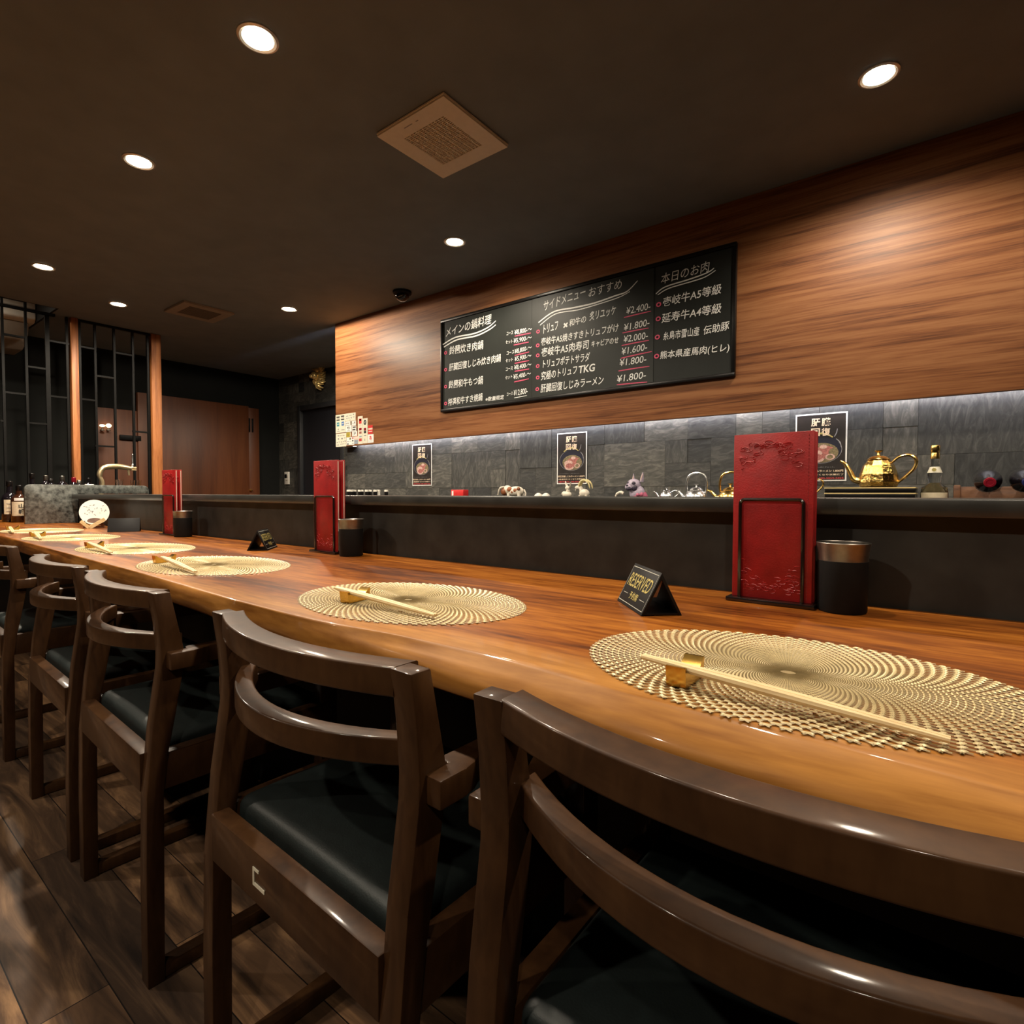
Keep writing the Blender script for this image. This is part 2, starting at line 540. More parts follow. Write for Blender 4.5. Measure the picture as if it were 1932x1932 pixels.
M['chalk'] = mat('white_chalk', (0.90, 0.90, 0.87), 0.85, vary=0.12, scale=150)
M['pink'] = mat('pink_chalk', (0.75, 0.11, 0.20), 0.85, vary=0.12, scale=150)
M['plastic_beige'] = mat('beige_plastic', (0.82, 0.75, 0.62), 0.5, vary=0.03)
M['plastic_white'] = mat('white_plastic', (0.74, 0.71, 0.63), 0.4, vary=0.03)
M['grey_plastic'] = mat('grey_brown_plastic_and_shade', (0.30, 0.26, 0.21), 0.5, vary=0.05)
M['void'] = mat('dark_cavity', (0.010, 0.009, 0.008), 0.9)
M['lamp'] = mat('lamp_diffuser', (1, 0.95, 0.85), 0.5, emit=(1, 0.86, 0.62), estr=45)
M['lamp_ring'] = mat('lamp_reflector', (0.75, 0.72, 0.66), 0.3, 0.6)
M['bulb'] = mat('warm_bulb', (1, 0.8, 0.5), 0.5, emit=(1, 0.72, 0.40), estr=5)
M['led'] = mat('led_strip_light', (1, 1, 1), 0.5, emit=(0.90, 0.92, 1.0), estr=LED_STRENGTH)
M['gold_ink'] = mat('gold_ink', (0.60, 0.50, 0.17), 0.35, 0.3)
M['pale_ink'] = mat('pale_ink', (0.55, 0.55, 0.48), 0.5)
M['ink'] = mat('black_ink', (0.02, 0.02, 0.02), 0.6)
M['cream_ink'] = mat('cream_ink', (0.86, 0.66, 0.45), 0.6)
M['red_ink'] = mat('red_ink', (0.50, 0.05, 0.05), 0.6)
M['poster_black'] = mat('poster_black', (0.018, 0.013, 0.011), 0.4, vary=0.3, scale=20)
M['blue_ink'] = mat('blue_ink', (0.05, 0.16, 0.42), 0.6)
M['teal_ink'] = mat('teal_ink', (0.05, 0.28, 0.34), 0.6)
M['yellow_ink'] = mat('yellow_ink', (0.45, 0.36, 0.03), 0.6)
M['greyblue_ink'] = mat('grey_blue_ink', (0.28, 0.34, 0.40), 0.6)
M['peach_ink'] = mat('peach_ink', (0.78, 0.55, 0.45), 0.6)
M['bright_red'] = mat('bright_red', (0.62, 0.02, 0.02), 0.5)
M['meat'] = mat('meat_pink', (0.34, 0.11, 0.09), 0.6, vary=0.4, scale=120)
M['meat_fat'] = mat('meat_fat', (0.52, 0.33, 0.27), 0.6, vary=0.3, scale=150)
M['herb'] = mat('herb_brown', (0.17, 0.13, 0.06), 0.6, vary=0.5, scale=150)
M['bowl_ink'] = mat('bowl_navy', (0.010, 0.010, 0.022), 0.4)
M['grey_ink'] = mat('grey_ink', (0.26, 0.25, 0.25), 0.6)
M['glass'] = mat('clear_glass', (0.95, 0.97, 0.95), 0.03, trans=1.0, vary=0.01)
M['bottle_glass'] = mat('dark_bottle_glass', (0.008, 0.006, 0.008), 0.08, coat=0.5)
M['amber_glass'] = mat('amber_bottle_glass', (0.035, 0.012, 0.006), 0.08, coat=0.5)
M['label'] = mat('bottle_label', (0.70, 0.60, 0.42), 0.6, vary=0.08, scale=90)
M['wine_foil'] = mat('red_wine_foil', (0.34, 0.012, 0.03), 0.3, 0.4)
M['blue_foil'] = mat('blue_wine_foil', (0.02, 0.03, 0.14), 0.3, 0.4)
M['bone'] = mat('bone_white', (0.72, 0.66, 0.55), 0.5, vary=0.12, scale=50)
M['horn'] = mat('horn_yellow', (0.70, 0.58, 0.28), 0.4, vary=0.15, scale=60)
M['cow_brown'] = mat('cow_brown', (0.28, 0.09, 0.03), 0.5, vary=0.3)
M['dog_lilac'] = mat('dog_lilac', (0.42, 0.36, 0.46), 0.45, vary=0.25, scale=70)
M['dog_dark'] = mat('dog_dark', (0.035, 0.028, 0.05), 0.4, vary=0.3, scale=70)
M['pink_cloth'] = mat('pink_cloth', (0.52, 0.13, 0.22), 0.6, vary=0.2, scale=60)
M['fan_paper'] = mat('fan_paper', (0.84, 0.84, 0.78), 0.7, vary=0.03)
M['stitch'] = mat('red_stitch', (0.24, 0.010, 0.010), 0.6)

# ------------------------------------------------------------------ setting
YW = 1.20          # bar front wall above the counter
YPAN = 2.868       # wood panel face
YT = 2.95          # kitchen slate tile wall
XL = -6.70         # far end wall
YF = 3.80          # far slate wall with the dark door
ZC = 2.40
struct('floor', MB().box((-8, -2.4, -0.05), (1.9, 4.0, 0)), M['floor'])
mb = MB()
mb.box((-5.53, -2.4, ZC), (1.9, 4.0, ZC+.06))
mb.box((-8, 1.31, ZC), (-5.53, 4.0, ZC+.06))
mb.box((-8, -2.4, 2.70), (-5.53, 1.31, 2.76))
struct('ceiling', mb, M['ceiling'])
mb = MB()
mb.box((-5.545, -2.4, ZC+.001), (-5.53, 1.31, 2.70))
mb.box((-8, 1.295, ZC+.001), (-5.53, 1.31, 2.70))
struct('recess_shade_lining', mb, M['void'])  # near-black lining added so the recess sides look shaded

struct('wall_left', MB().box((XL-.1, -2.4, 0), (XL, YF+.1, 2.76)), M['dark_wall'])
struct('wall_right', MB().box((1.8, -2.4, 0), (1.9, 4.0, ZC)), M['dark_wall'])
struct('wall_front', MB().box((-8, -2.5, 0), (1.9, -2.4, 2.76)), M['dark_wall'])

def slate_wall(name, x0, x1, z0, z1, y, u, seed, holes=(), thick=0.08):
    """wall of slate tiles of mixed size, facing -y"""
    rnd = random.Random(seed)
    nx, nz = int(math.ceil((x1-x0)/u)), int(math.ceil((z1-z0)/u))
    occ = [[False]*nz for _ in range(nx)]
    mb = MB()
    tiles = []
    for j in range(nz):
        for i in range(nx):
            if occ[i][j]:
                continue
            for (w, h) in rnd.sample([(1, 1), (2, 1), (1, 2), (2, 2), (2, 1), (1, 1), (3, 2), (2, 2)], 8)+[(1, 1)]:
                if i+w <= nx and j+h <= nz and not any(occ[i+a][j+c] for a in range(w) for c in range(h)):
                    break
            for a in range(w):
                for c in range(h):
                    occ[i+a][j+c] = True
            X0, X1 = x0+i*u, min(x1, x0+(i+w)*u)
            Z0, Z1 = z0+j*u, min(z1, z0+(j+h)*u)
            parts = [(X0, X1, Z0, Z1)]
            for (hx0, hx1, hz0, hz1) in holes:
                nxt = []
                for (a, b, c, d) in parts:
                    if b <= hx0 or a >= hx1 or d <= hz0 or c >= hz1:
                        nxt.append((a, b, c, d))
                        continue
                    if a < hx0: nxt.append((a, hx0, c, d))
                    if b > hx1: nxt.append((hx1, b, c, d))
                    aa, bb = max(a, hx0), min(b, hx1)
                    if c < hz0: nxt.append((aa, bb, c, hz0))
                    if d > hz1: nxt.append((aa, bb, hz1, d))
                parts = nxt
            dz = rnd.uniform(0, .0035)
            colr = (rnd.random(), rnd.random(), rnd.random(), 1)
            for (a, b, c, d) in parts:
                if b-a < 1e-4 or d-c < 1e-4: continue
                g = .0006
                k = len(mb.f)
                yy = y-dz
                mb.add([(a+g, yy, c+g), (b-g, yy, c+g), (b-g, yy, d-g), (a+g, yy, d-g), (a+g, y+.01, c+g), (b-g, y+.01, c+g), (b-g, y+.01, d-g), (a+g, y+.01, d-g)],
                       [(0, 1, 2, 3), (0, 4, 5, 1), (1, 5, 6, 2), (2, 6, 7, 3), (3, 7, 4, 0)])
                tiles += [colr]*(len(mb.f)-k)
    k = len(mb.f)
    if holes:
        (hx0, hx1, hz0, hz1) = holes[0]
        mb.box((x0, y+.008, z0), (hx0, y+thick, z1))
        mb.box((hx1, y+.008, z0), (x1, y+thick, z1))
        mb.box((hx0, y+.008, hz1), (hx1, y+thick, z1))
    else:
        mb.box((x0, y+.008, z0), (x1, y+thick, z1))
    tiles += [(0.1, 0.2, 0.3, 1)]*(len(mb.f)-k)
    o = struct(name, mb, M['slate'])
    ca = o.data.attributes.new('tile', 'FLOAT_COLOR', 'CORNER')
    buf = []
    for p in o.data.polygons:
        for _ in p.loop_indices:
            buf += tiles[p.index]
    ca.data.foreach_set('color', buf)
    return o
XKL = -4.10        # left end of the kitchen wall
slate_wall('wall_back', XKL, 1.8, 0.0, ZC, YT, 0.125, 5)
dx0, dz1 = at(562, 768, 'Y', YF).x, 2.02
slate_wall('wall_far', XL, XKL, 0.0, ZC, YF, 0.115, 11, holes=((dx0, dx0+.92, 0, dz1),), thick=0.1)
struct('wall_return', MB().box((XKL, YT+.08, 0), (XKL+.08, YF, ZC)), M['dark_wall'])
# wood panel hung in front of the slate, light strip behind its lower edge
ZPB = 1.356
o = struct('trim_1', MB().box((-4.147, YPAN, ZPB), (1.8, YPAN+.03, ZC), .002), M['panel'])
led = thing('light_strip', 'thin white light strip hidden behind the lower edge of the wood panel', 'light strip', (0, 0, 0))
MB().box((-4.06, YPAN+.033, 1.376), (1.75, YPAN+.048, 1.384)).build('light_bar', M['led'], led)
p = at(662, 845, 'Y', YPAN+.05)
MB().box((p.x-.07, YPAN+.032, ZPB-.004), (p.x+.05, YPAN+.075, ZPB+.016), .004).build('end_cap', M['plastic_white'], led)

# dark door in the far slate wall
dm = mat('navy_door_paint', (0.010, 0.011, 0.015), 0.5)
fr = mat('dark_frame_paint', (0.022, 0.023, 0.025), 0.45)
d1 = bpy.data.objects.new('door_1', None); COL.objects.link(d1); d1['kind'] = 'structure'
d1.location = (dx0+.46, YF, 0)
mb = MB()
mb.box((-.46, -.012, 0), (-.40, .09, dz1), .003).box((.40, -.012, 0), (.46, .09, dz1), .003).box((-.40, -.012, dz1-.06), (.40, .09, dz1), .003)
mb.build('door_frame', fr, d1)
MB().box((-.40, .03, 0.005), (.40, .07, dz1-.06)).build('door_leaf', dm, d1)
# brown sliding door in the end wall
pd = at(463, 763, 'X', XL)
p0y = at(306, 749, 'X', XL).y
p1y = at(485, 770, 'X', XL).y
zd = 2.005
d2 = bpy.data.objects.new('door_2', None); COL.objects.link(d2); d2['kind'] = 'structure'
d2.location = (XL, p0y, 0)
wd = p1y-p0y
MB().box((.0, -.25, 0.01), (.05, wd-.13, zd), .003).build('door_leaf', M['door_wood'], d2)
MB().box((.0, wd-.13, 0.01), (.045, wd, zd-.015), .003).build('door_stile', M['door_wood'], d2)
a, b = at(470, 789, 'X', XL+.05), at(470, 815, 'X', XL+.05)
mb = MB()
for xx in (470.5, 476.5):
    q = at(xx, 800, 'X', XL+.05)
    mb.box((.04, q.y-p0y-.009, b.z), (.056, q.y-p0y+.009, a.z), .003)
mb.build('door_pull', M['black_metal'], d2)
q = at(473, 925, 'X', XL+.05)
MB().lathe([(0.001, 0), (.016, 0), (.016, .02), (.010, .035), (.001, .036)], 12, M=Matrix.Translation((.044, q.y-p0y, q.z)) @ Matrix.Rotation(PI/2, 4, 'Y')).build('door_lock', M['gold'], d2)
# added door behind the lattice, built for a reflection of the sliding door
a, b = at(182, 768, 'X', XL+.012), at(281, 790, 'X', XL+.012)
d3 = bpy.data.objects.new('door_reflection', None); COL.objects.link(d3); d3['kind'] = 'structure'
d3.location = (XL, a.y, 0)
MB().box((0, 0, 0.01), (.03, b.y-a.y, a.z), .003).build('door_leaf', M['door_wood'], d3)
h0, h1 = at(226, 820, 'X', XL+.05), at(266, 832, 'X', XL+.05)
MB().box((.03, h0.y-a.y, h1.z), (.06, h1.y-a.y, h0.z), .004).build('door_handle', M['black_metal'], d3)

# ------------------------------------------------------------------ lattice screen with two posts
XLA = -5.73
def yz(px, py, X=XLA):
    p = at(px, py, 'X', X)
    return p.y, p.z
def post(px0, px1, py, label):
    y0, y1 = yz(px0, py)[0], yz(px1, py)[0]
    zt = ZC if y1 > 1.34 else 2.70
    o = MB().box((XLA-.045, y0, 0), (XLA+.035, y1, ZC-.002), .003).build('wooden_post', M['post_wood'])
    return tag(o, label, 'post', 'wooden posts of the lattice screen')
post(131.5, 145, 620, 'narrow orange-brown wooden post dividing the black lattice, left of the two posts')
post(282.5, 300.5, 640, 'orange-brown wooden post between the black lattice and the brown sliding door')
lat = thing('lattice_screen', 'black metal lattice screen of staggered bars at the far end', 'lattice screen', (0, 0, 0))
BW = .009
def vbar(px, ptop, w=BW, zt=None, py=700):
    y = yz(px, py)[0]
    z = zt if zt else yz(px, ptop)[1]
    MB().box((XLA-.012, y-w, 0), (XLA+.012, y+w, z)).build('upright', M['black_metal'], lat)
def hbar(px0, px1, py, w=.007):
    (y0, z0), (y1, z1) = yz(px0, py-2), yz(px1, py+2)
    z = (yz((px0+px1)/2, py))[1]
    MB().box((XLA-.010, y0, z-w), (XLA+.010, y1, z+w)).build('crossbar', M['black_metal'], lat)
for px, w in ((6, .008), (50, .008), (90, .014), (130, .008)):
    vbar(min(px, 127), 600, w, 2.46 if px < 60 else 2.395)
for px in (150, 179, 215, 250, 278):
    vbar(px, 600, .008, 2.395, 660)
y0, y1, y2, y3 = yz(6, 700)[0], yz(50, 700)[0], yz(147, 620)[0], yz(282, 640)[0]
for (a, b, z, w) in ((.55, y1+.01, 2.455, .008), (.55, 1.33, 2.39, .010), (y2, y3, 2.39, .009)):
    MB().box((XLA-.014, a, z-w), (XLA+.014, b, z+w)).build('top_rail', M['black_metal'], lat)
for (a, b, y) in ((6, 50, 634), (6, 50, 742), (0, 6, 794), (50, 90, 694), (50, 90, 799), (90, 130, 646), (90, 130, 749), (147, 179, 656), (147, 179, 754), (179, 215, 711), (215, 250, 668), (250, 280, 815), (179, 215, 842)):
    hbar(a, b, y)

# air conditioner high behind the lattice, in the ceiling recess
pr = at(68, 590, 'X', -6.1)
ac = thing('air_conditioner', 'white wall air conditioner near the ceiling behind the black lattice', 'air conditioner', (XL, pr.y-.43, 2.22))
mb = MB()
prof = [(0, .44), (.52, .44), (.60, .36), (.60, .20), (.56, .17), (0, .17)]
mb.prism([(x, z) for x, z in prof], 'Y', -.40, .43, .012)
mb.build('casing', M['plastic_white'], ac)
MB().prism([(0, .17), (.55, .17), (.44, .03), (.30, -.02), (0, -.02)], 'Y', -.385, .40, .015).build('shaded_underside', M['grey_plastic'], ac)  # grey-brown colour paints in the shade under the casing
MB().box((.598, -.39, .265), (.606, .42, .283)).build('front_seam', M['grey_plastic'], ac)

# ------------------------------------------------------------------ bar: counter, bar front, ledge
arr = [(-5.62, .60), (-4.6, .60), (-3.468, .592), (-2.983, .578), (-2.3, .555), (-1.71, .538), (-1.335, .522), (-1.05, .508), (-.782, .505), (-.604, .523), (-.40, .527), (-.241, .510), (-.138, .508), (-.03, .503), (.10, .497), (.35, .49), (.8, .50), (1.35, .49), (1.798, .50)]
edge = [(p.x, p.y) for p in smoothline([(x, y, 0) for x, y in arr], 12)]
nE = len(edge)
def wob(x, k):
    return .0045*mnoise.noise(Vector((x*2.2, k*3.1, .5))) + .002*mnoise.noise(Vector((x*9, k*2.3, 1.5)))
def lean(x):
    """how far the live edge leans out below its arris"""
    t = min(1, max(0, (x+.95)/.55))
    t = t*t*(3-2*t)
    return (.004*(1-t) - .030*t) if x < .2 else -.030
prof = [(0.008, 0, 0, 0), (0.0035, -.0001, 0, 0), (0.0008, -.0008, .1, 0), (-.0008, -.003, .3, .05), (-.005, -.012, .8, .35), (-.008, -.022, 1, .7), (-.007, -.034, 1, 1), (-.002, -.046, 1.0, 1), (.006, -.053, .8, .85), (.03, -.056, 0, .2)]
def yback(x):
    return YW if x > -4.70 else 1.03
vs, fs = [], []
m_ = len(prof)+2
for i, (x, y) in enumerate(edge):
    vs.append((x, yback(x), .75))
    for k, (dy, dz, ww, ln) in enumerate(prof):
        vs.append((x, y+dy+ww*wob(x, k*.35)*1.6+ln*lean(x), .75+dz))
    vs.append((x, yback(x), .694))
for i in range(nE-1):
    for k in range(m_-1):
        fs.append((i*m_+k, (i+1)*m_+k, (i+1)*m_+k+1, i*m_+k+1))
fs += [tuple(range(m_)), tuple((nE-1)*m_+k for k in range(m_))[::-1]]
bar = thing('bar_counter', 'long glossy orange-brown wooden bar counter with a live front edge', 'counter', (-1.9, YW, 0))
mb = MB().add(vs, fs, 0, True)
o = mb.build('counter_top', M['counter'], angle=180)
o.parent = bar
o.matrix_parent_inverse = Matrix.Translation((1.9, -YW, 0))
mb = MB().box((-5.6, .93, 0), (1.79, 1.0, .693))
o = mb.build('counter_base', M['black_matte'])
o.parent = bar
o.matrix_parent_inverse = Matrix.Translation((1.9, -YW, 0))
# bar front with its stone ledge
lb = thing('bar_ledge', 'charcoal stone upstand and ledge running behind the wooden counter', 'ledge', (-1.5, YW, 0))
def pz(mb, name, m, root):
    o = mb.build(name, m)
    o.parent = root
    o.matrix_parent_inverse = Matrix.Translation(-Vector(root.location))
    return o
pz(MB().box((-4.70, YW, 0), (1.79, YW+.12, .9145)), 'upstand', M['stone'], lb)
pz(MB().box((-4.70, YW-.04, .9145), (1.79, YW+.30, .9465), .004), 'ledge_top', M['stone_polished'], lb)
# end screen of the bar: mottled stone slab with rounded top corners
def rounded(y0, y1, z0, z1, r, n=8):
    pts = [(y0, z0), (y1, z0)]
    for k in range(n+1):
        a = PI/2*k/n
        pts.append((y1-r+r*math.cos(a), z1-r+r*math.sin(a)))
    for k in range(n+1):
        a = PI/2+PI/2*k/n
        pts.append((y0+r+r*math.cos(a), z1-r+r*math.sin(a)))
    return pts
y0, y1 = at(46.5, 950, 'X', -4.72).y, at(281, 925, 'X', -4.72).y
o = MB().prism(rounded(y0, YW, .7505, 1.010, .035)[:2] + [(YW, 1.010)] + rounded(y0, YW, .7505, 1.010, .035)[11:], 'X', -4.745, -4.72, .002)
o.prism([(YW, .95), (y1, .95)] + rounded(YW, y1, .95, 1.010, .035)[2:11] + [(YW, 1.010)], 'X', -4.745, -4.72, .002)
o = o.build('end_screen', M['marble'])
tag(o, 'mottled grey-green stone screen with rounded corners closing the far end of the bar', 'screen')
# back bar behind the end screen, and the kitchen back counter
o = MB().box((-5.60, 1.04, 0), (-4.76, 1.80, .93), .004).build('drinks_cabinet', M['black_matte'])
tag(o, 'black drinks cabinet behind the stone end screen under the lattice', 'cabinet')
o = MB().box((XKL+.02, 2.42, 0), (1.79, 2.945, .930), .004).build('back_counter', M['stone'])
tag(o, 'dark back counter along the slate wall holding teapots and ornaments', 'counter')
ZB = .9305

# ------------------------------------------------------------------ ceiling downlights, vents, detector
def downlight(x, y, p, cone, label):
    t = thing('downlight', label, 'downlight', (x, y, 2.70 if x < -5.53 and y < 1.31 else ZC), 0, 'ceiling downlights')
    MB().lathe([(.046, -.001), (.062, -.001), (.062, -.006), (.055, -.009), (.047, -.006), (.046, -.001)], 32).build('trim_ring', M['lamp_ring'], t)
    MB().lathe([(.001, -.004), (.035, -.0045), (.0462, -.003), (.0462, -.0005), (.001, -.0005)], 32).build('diffuser', M['lamp'], t)
    l = bpy.data.lights.new('downlight_beam', 'SPOT')
    l.energy = p
    l.color = WARM
    l.spot_size = rad(cone)
    l.spot_blend = 0.55 if cone < 175 else 0.06
    l.shadow_soft_size = 0.03
    lo = bpy.data.objects.new('downlight_beam', l)
    COL.objects.link(lo)
    lo.parent = t
    lo.location = (0, 0, -.02)
LL = ['large bright downlight above the counter, nearest on the left of the ceiling', 'bright downlight above the counter, second in the row from the nearest',
      'small downlight at far left next to the lattice and air conditioner', 'small downlight in front of the lattice top, left of the flat square vent',
      'small downlight right of the flat square vent, near the panel corner', 'downlight close to the wood panel between grille vent and blackboard',
      'downlight close to the wood panel at upper right', 'downlight over the near end of the counter, overhead', 'downlight over the counter right of the viewpoint, overhead',
      'downlight by the wood panel beyond the right edge', 'downlight over the aisle behind the nearer chairs', 'downlight over the aisle behind the farther chairs', 'downlight over the aisle at the near right end', 'added unseen lamp over the passage, brightening the gold mask and slate wall', 'added unseen lamp in the ceiling recess, brightening the air conditioner']
for (x, y, p, c), lb_ in zip(LIGHTS, LL):
    downlight(x, y, p, c, lb_)

v1 = thing('ceiling_vent', 'square beige ceiling vent with a fine dark grille, nearer of the two', 'vent', (-1.643, 1.652, ZC))
S = .186
mb = MB()
gi = .112
for (a, b) in (((-S, -S), (S, -gi)), ((-S, gi), (S, S)), ((-S, -gi), (-gi, gi)), ((gi, -gi), (S, gi))):
    mb.box((a[0], a[1], -.018), (b[0], b[1], -.002))
mb.box((-S-.002, -S-.002, -.010), (S+.002, S+.002, -.004))
o = mb.build('frame', M['plastic_beige'], v1)
MB().box((-gi, -gi, -.0115), (gi, gi, -.0105)).build('dark_backing', M['void'], v1)
mb = MB()
n1, n2 = 13, 25
for k in range(n1+1):
    w = .0042 if k % 2 == 0 else .0024
    x = -gi+2*gi*k/n1
    mb.box((x-w/2, -gi, -.0175), (x+w/2, gi, -.0115))
for k in range(n2+1):
    y = -gi+2*gi*k/n2
    mb.box((-gi, y-.0016, -.0172), (gi, y+.0016, -.0118))
mb.build('grille', M['plastic_beige'], v1)
mb = MB()
mb.box((-.06, -S+.03, -.0186), (-.015, -S+.034, -.018)).box((.005, -S+.03, -.0186), (.018, -S+.034, -.018))
mb.build('maker_plate', M['grey_plastic'], v1)
v2 = thing('ceiling_vent', 'flat square ceiling vent with a dark brown centre, farther of the two', 'vent', (-4.712, 2.010, ZC))
mb = MB()
for (a, b) in (((-S, -S), (S, -.12)), ((-S, .12), (S, S)), ((-S, -.12), (-.12, .12)), ((.12, -.12), (S, .12))):
    mb.box((a[0], a[1], -.016), (b[0], b[1], -.002))
mb.build('frame', M['grey_plastic'], v2)
mb = MB()
for k in range(13):
    x = -.115+.23*k/12
    mb.box((x-.006, -.12, -.0145), (x+.006, .12, -.010))
mb.build('grille', mat('dark_brown_plastic', (0.13, 0.11, 0.085), .6), v2)  # grille darker brown than its frame
dt = thing('ceiling_camera', 'small black dome camera on the ceiling above the wood panel', 'camera', (-3.098, 2.70, ZC))
MB().lathe([(.001, -.002), (.066, -.002), (.066, -.016), (.055, -.024), (.001, -.024)], 28).build('base', M['black_matte'], dt)
MB().lathe([(.05, -.022), (.048, -.040), (.036, -.058), (.018, -.068), (.001, -.070)], 28).build('dome', M['bottle_glass'], dt)

# gold mask, thermostat, wall lamps
pm = at(600, 707, 'Y', YF-.06)
mk = thing('gold_mask', 'gold lion-like mask hanging on the slate wall above the dark door', 'mask', (pm.x, YF-.005, pm.z))
mb = MB()
mb.ball((0, -.02, 0), (.08, .05, .12), seg=14, rings=9)
mb.ball((-.03, -.075, -.01), (.045, .05, .05), seg=12, rings=8)
mb.ball((-.045, -.11, -.02), (.028, .03, .025), seg=10, rings=7)
mb.ball((-.02, -.06, .05), (.05, .03, .03), seg=10, rings=7)
mb.build('face', M['gold_satin'], mk)
rnd = random.Random(3)
for k in range(22):
    a = 2*PI*k/22 + rnd.uniform(-.1, .1)
    r1 = rnd.uniform(.10, .125)
    c0 = Vector((math.cos(a)*.05, -.05, math.sin(a)*.075))
    c1 = Vector((math.cos(a)*r1*.75, -.045-rnd.uniform(0, .03), math.sin(a)*r1*1.1))
    c2 = Vector((math.cos(a+.25)*r1*.95, -.02, math.sin(a+.25)*r1*1.42))
    MB().tube(smoothline([c0, c1, c2], 4), [.012, .015, .018, .019, .018, .016, .013, .009, .003], 7, flat=.6).build('mane_lock', M['gold_satin'], mk)
pt = at(541, 902, 'Y', YF-.02)
th = thing('thermostat', 'white wall controller with a dark screen beside the dark door', 'thermostat', (pt.x, YF-.004, pt.z))
MB().box((-.045, -.022, -.078), (.045, 0, .078), .004).build('casing', M['plastic_white'], th)
MB().box((-.036, -.025, .0), (.010, -.021, .048), .001).build('screen', M['black_gloss'], th)
mb = MB()
mb.box((.017, -.025, .006), (.030, -.021, .034), .001)
for k in range(3):
    mb.box((-.012+k*.014, -.025, -.034), (-.003+k*.014, -.021, -.022), .001)
mb.build('button', M['grey_plastic'], th)
for px, lab in ((193, 'small warm lamp glowing behind the lattice, left of the pair'), (205, 'small warm lamp glowing behind the lattice, right of the pair')):
    q = at(px, 803, 'X', XL+.07)
    t = thing('wall_lamp', lab, 'lamp', (XL+.03, q.y, q.z), 0, 'warm lamps behind the lattice')
    MB().ball((.04, 0, 0), (.02, .024, .020 if px > 200 else .013), seg=14, rings=9).build('globe', M['bulb'], t)
    MB().lathe([(.001, -.05), (.020, -.05), (.020, -.045), (.007, -.04), (.007, -.018)], 12, c=(.04, 0, 0)).build('holder', M['steel'], t)
    MB().box((0, -.01, -.047), (.04, .01, -.035)).build('bracket', M['steel'], t)

# ------------------------------------------------------------------ blackboard with the chalk menu
bd = thing('blackboard', 'black framed chalk menu board hung on the wood panel', 'blackboard', (-1.845, YPAN, 1.862))
BX0, BX1, BZ0, BZ1 = -1.014, 1.014, -.326, .326
MB().box((BX0+.01, -.016, BZ0+.01), (BX1-.01, -.001, BZ1-.01)).build('board', M['board'], bd)
mb = MB()
for (a, b) in (((BX0, BZ0), (BX1, BZ0+.02)), ((BX0, BZ1-.02), (BX1, BZ1)), ((BX0, BZ0+.02), (BX0+.018, BZ1-.02)), ((BX1-.018, BZ0+.02), (BX1, BZ1-.02))):
    mb.box((a[0], -.024, a[1]), (b[0], -.0005, b[1]), .002)
mb.build('frame', M['black_gloss'], bd)
YB = YPAN-.0185
def b4(cx, cy):
    p = at(820+cx/3.331, 440+cy/3.331, 'Y', YB)
    return p
def bl(cx, cy, off=0.0):
    p = b4(cx, cy)
    return Vector((p.x+1.845, -.0185-off, p.z-1.862))
sx = [bl(612, 700).x, bl(965, 700).x, bl(1376, 500).x]
MB().box((sx[0], -.0178, BZ0+.022), (sx[2], -.016, BZ1-.022)).build('middle_sheet', M['board_sheet'], bd)
MB().box((BX0+.02, -.0168, BZ0+.022), (sx[0]-.003, -.016, BZ1-.022)).build('left_sheet', M['board_sheet'], bd)
ZU = Vector((0, 0, 1))
def chalk(body, x0, y0, x1, y1, h, name='menu_line', bold=.008, m='chalk'):
    a, b = bl(x0, y0), bl(x1, y1)
    hm = (bl((x0+x1)/2, (y0+y1)/2-h)-bl((x0+x1)/2, (y0+y1)/2)).length
    mb = MB()
    write(mb, body, a, b, ZU, hm, bold, .12)
    mb.build(name, M[m], bd)
def swash(pts, w, name='underline', m='chalk'):
    mb = MB()
    stroke(mb, smoothline([bl(x, y) for x, y in pts], 5), w, ZU)
    mb.build(name, M[m], bd)
def bullet(x, y, r):
    c = bl(x, y)
    rr = (bl(x, y-r)-c).length
    mb = MB()
    disc(mb, c, rr*1.15, rr, 18, r0=.5)
    mb.build('bullet', M['pink'], bd)
chalk('メインの鍋料理', 70, 655, 357, 568, 62, 'heading', .010)
swash([(52, 700), (130, 655), (250, 630), (335, 592), (385, 550)], .010)
swash([(58, 716), (140, 670), (260, 645), (340, 608), (385, 575)], .010)
for y in (752, 858, 964, 1070):
    bullet(69, y, 11)
chalk('鈴蘭炊き肉鍋', 92, 766, 306, 728, 56)
chalk('肝臓回復しじみ炊き肉鍋', 90, 868, 416, 808, 50)
chalk('鈴蘭和牛もつ鍋', 88, 978, 304, 948, 52)
chalk('特選和牛すき焼鍋', 85, 1086, 301, 1052, 48)
chalk('※数量限定', 320, 1058, 436, 1043, 28, 'note', .008)
for (t, x0, y0, x1, y1, pr_, px0, py0, px1, py1, ux0, uy0, ux1, uy1) in (
        ('コース', 452, 643, 492, 635, '¥8,800-〜', 502, 642, 612, 620, 503, 647, 605, 627),
        ('セット', 447, 697, 490, 690, '¥5,900-〜', 497, 696, 610, 673, 497, 703, 592, 684),
        ('コース', 452, 766, 500, 756, '¥8,800-〜', 503, 762, 610, 735, 503, 768, 594, 746),
        ('セット', 447, 813, 492, 804, '¥5,900-〜', 503, 810, 608, 787, 503, 818, 594, 800),
        ('コース', 447, 868, 490, 859, '¥8,400-〜', 500, 863, 608, 843, 503, 868, 594, 853),
        ('セット', 445, 920, 488, 911, '¥5,400-〜', 495, 922, 605, 900, 500, 935, 592, 915)):
    chalk(t, x0, y0, x1, y1, 22, 'portion', .006)
    chalk(pr_, px0, py0, px1, py1, 34, 'price', .008)
    swash([(ux0, uy0), ((ux0+ux1)/2, (uy0+uy1)/2), (ux1, uy1)], .007, 'price_underline', 'pink')
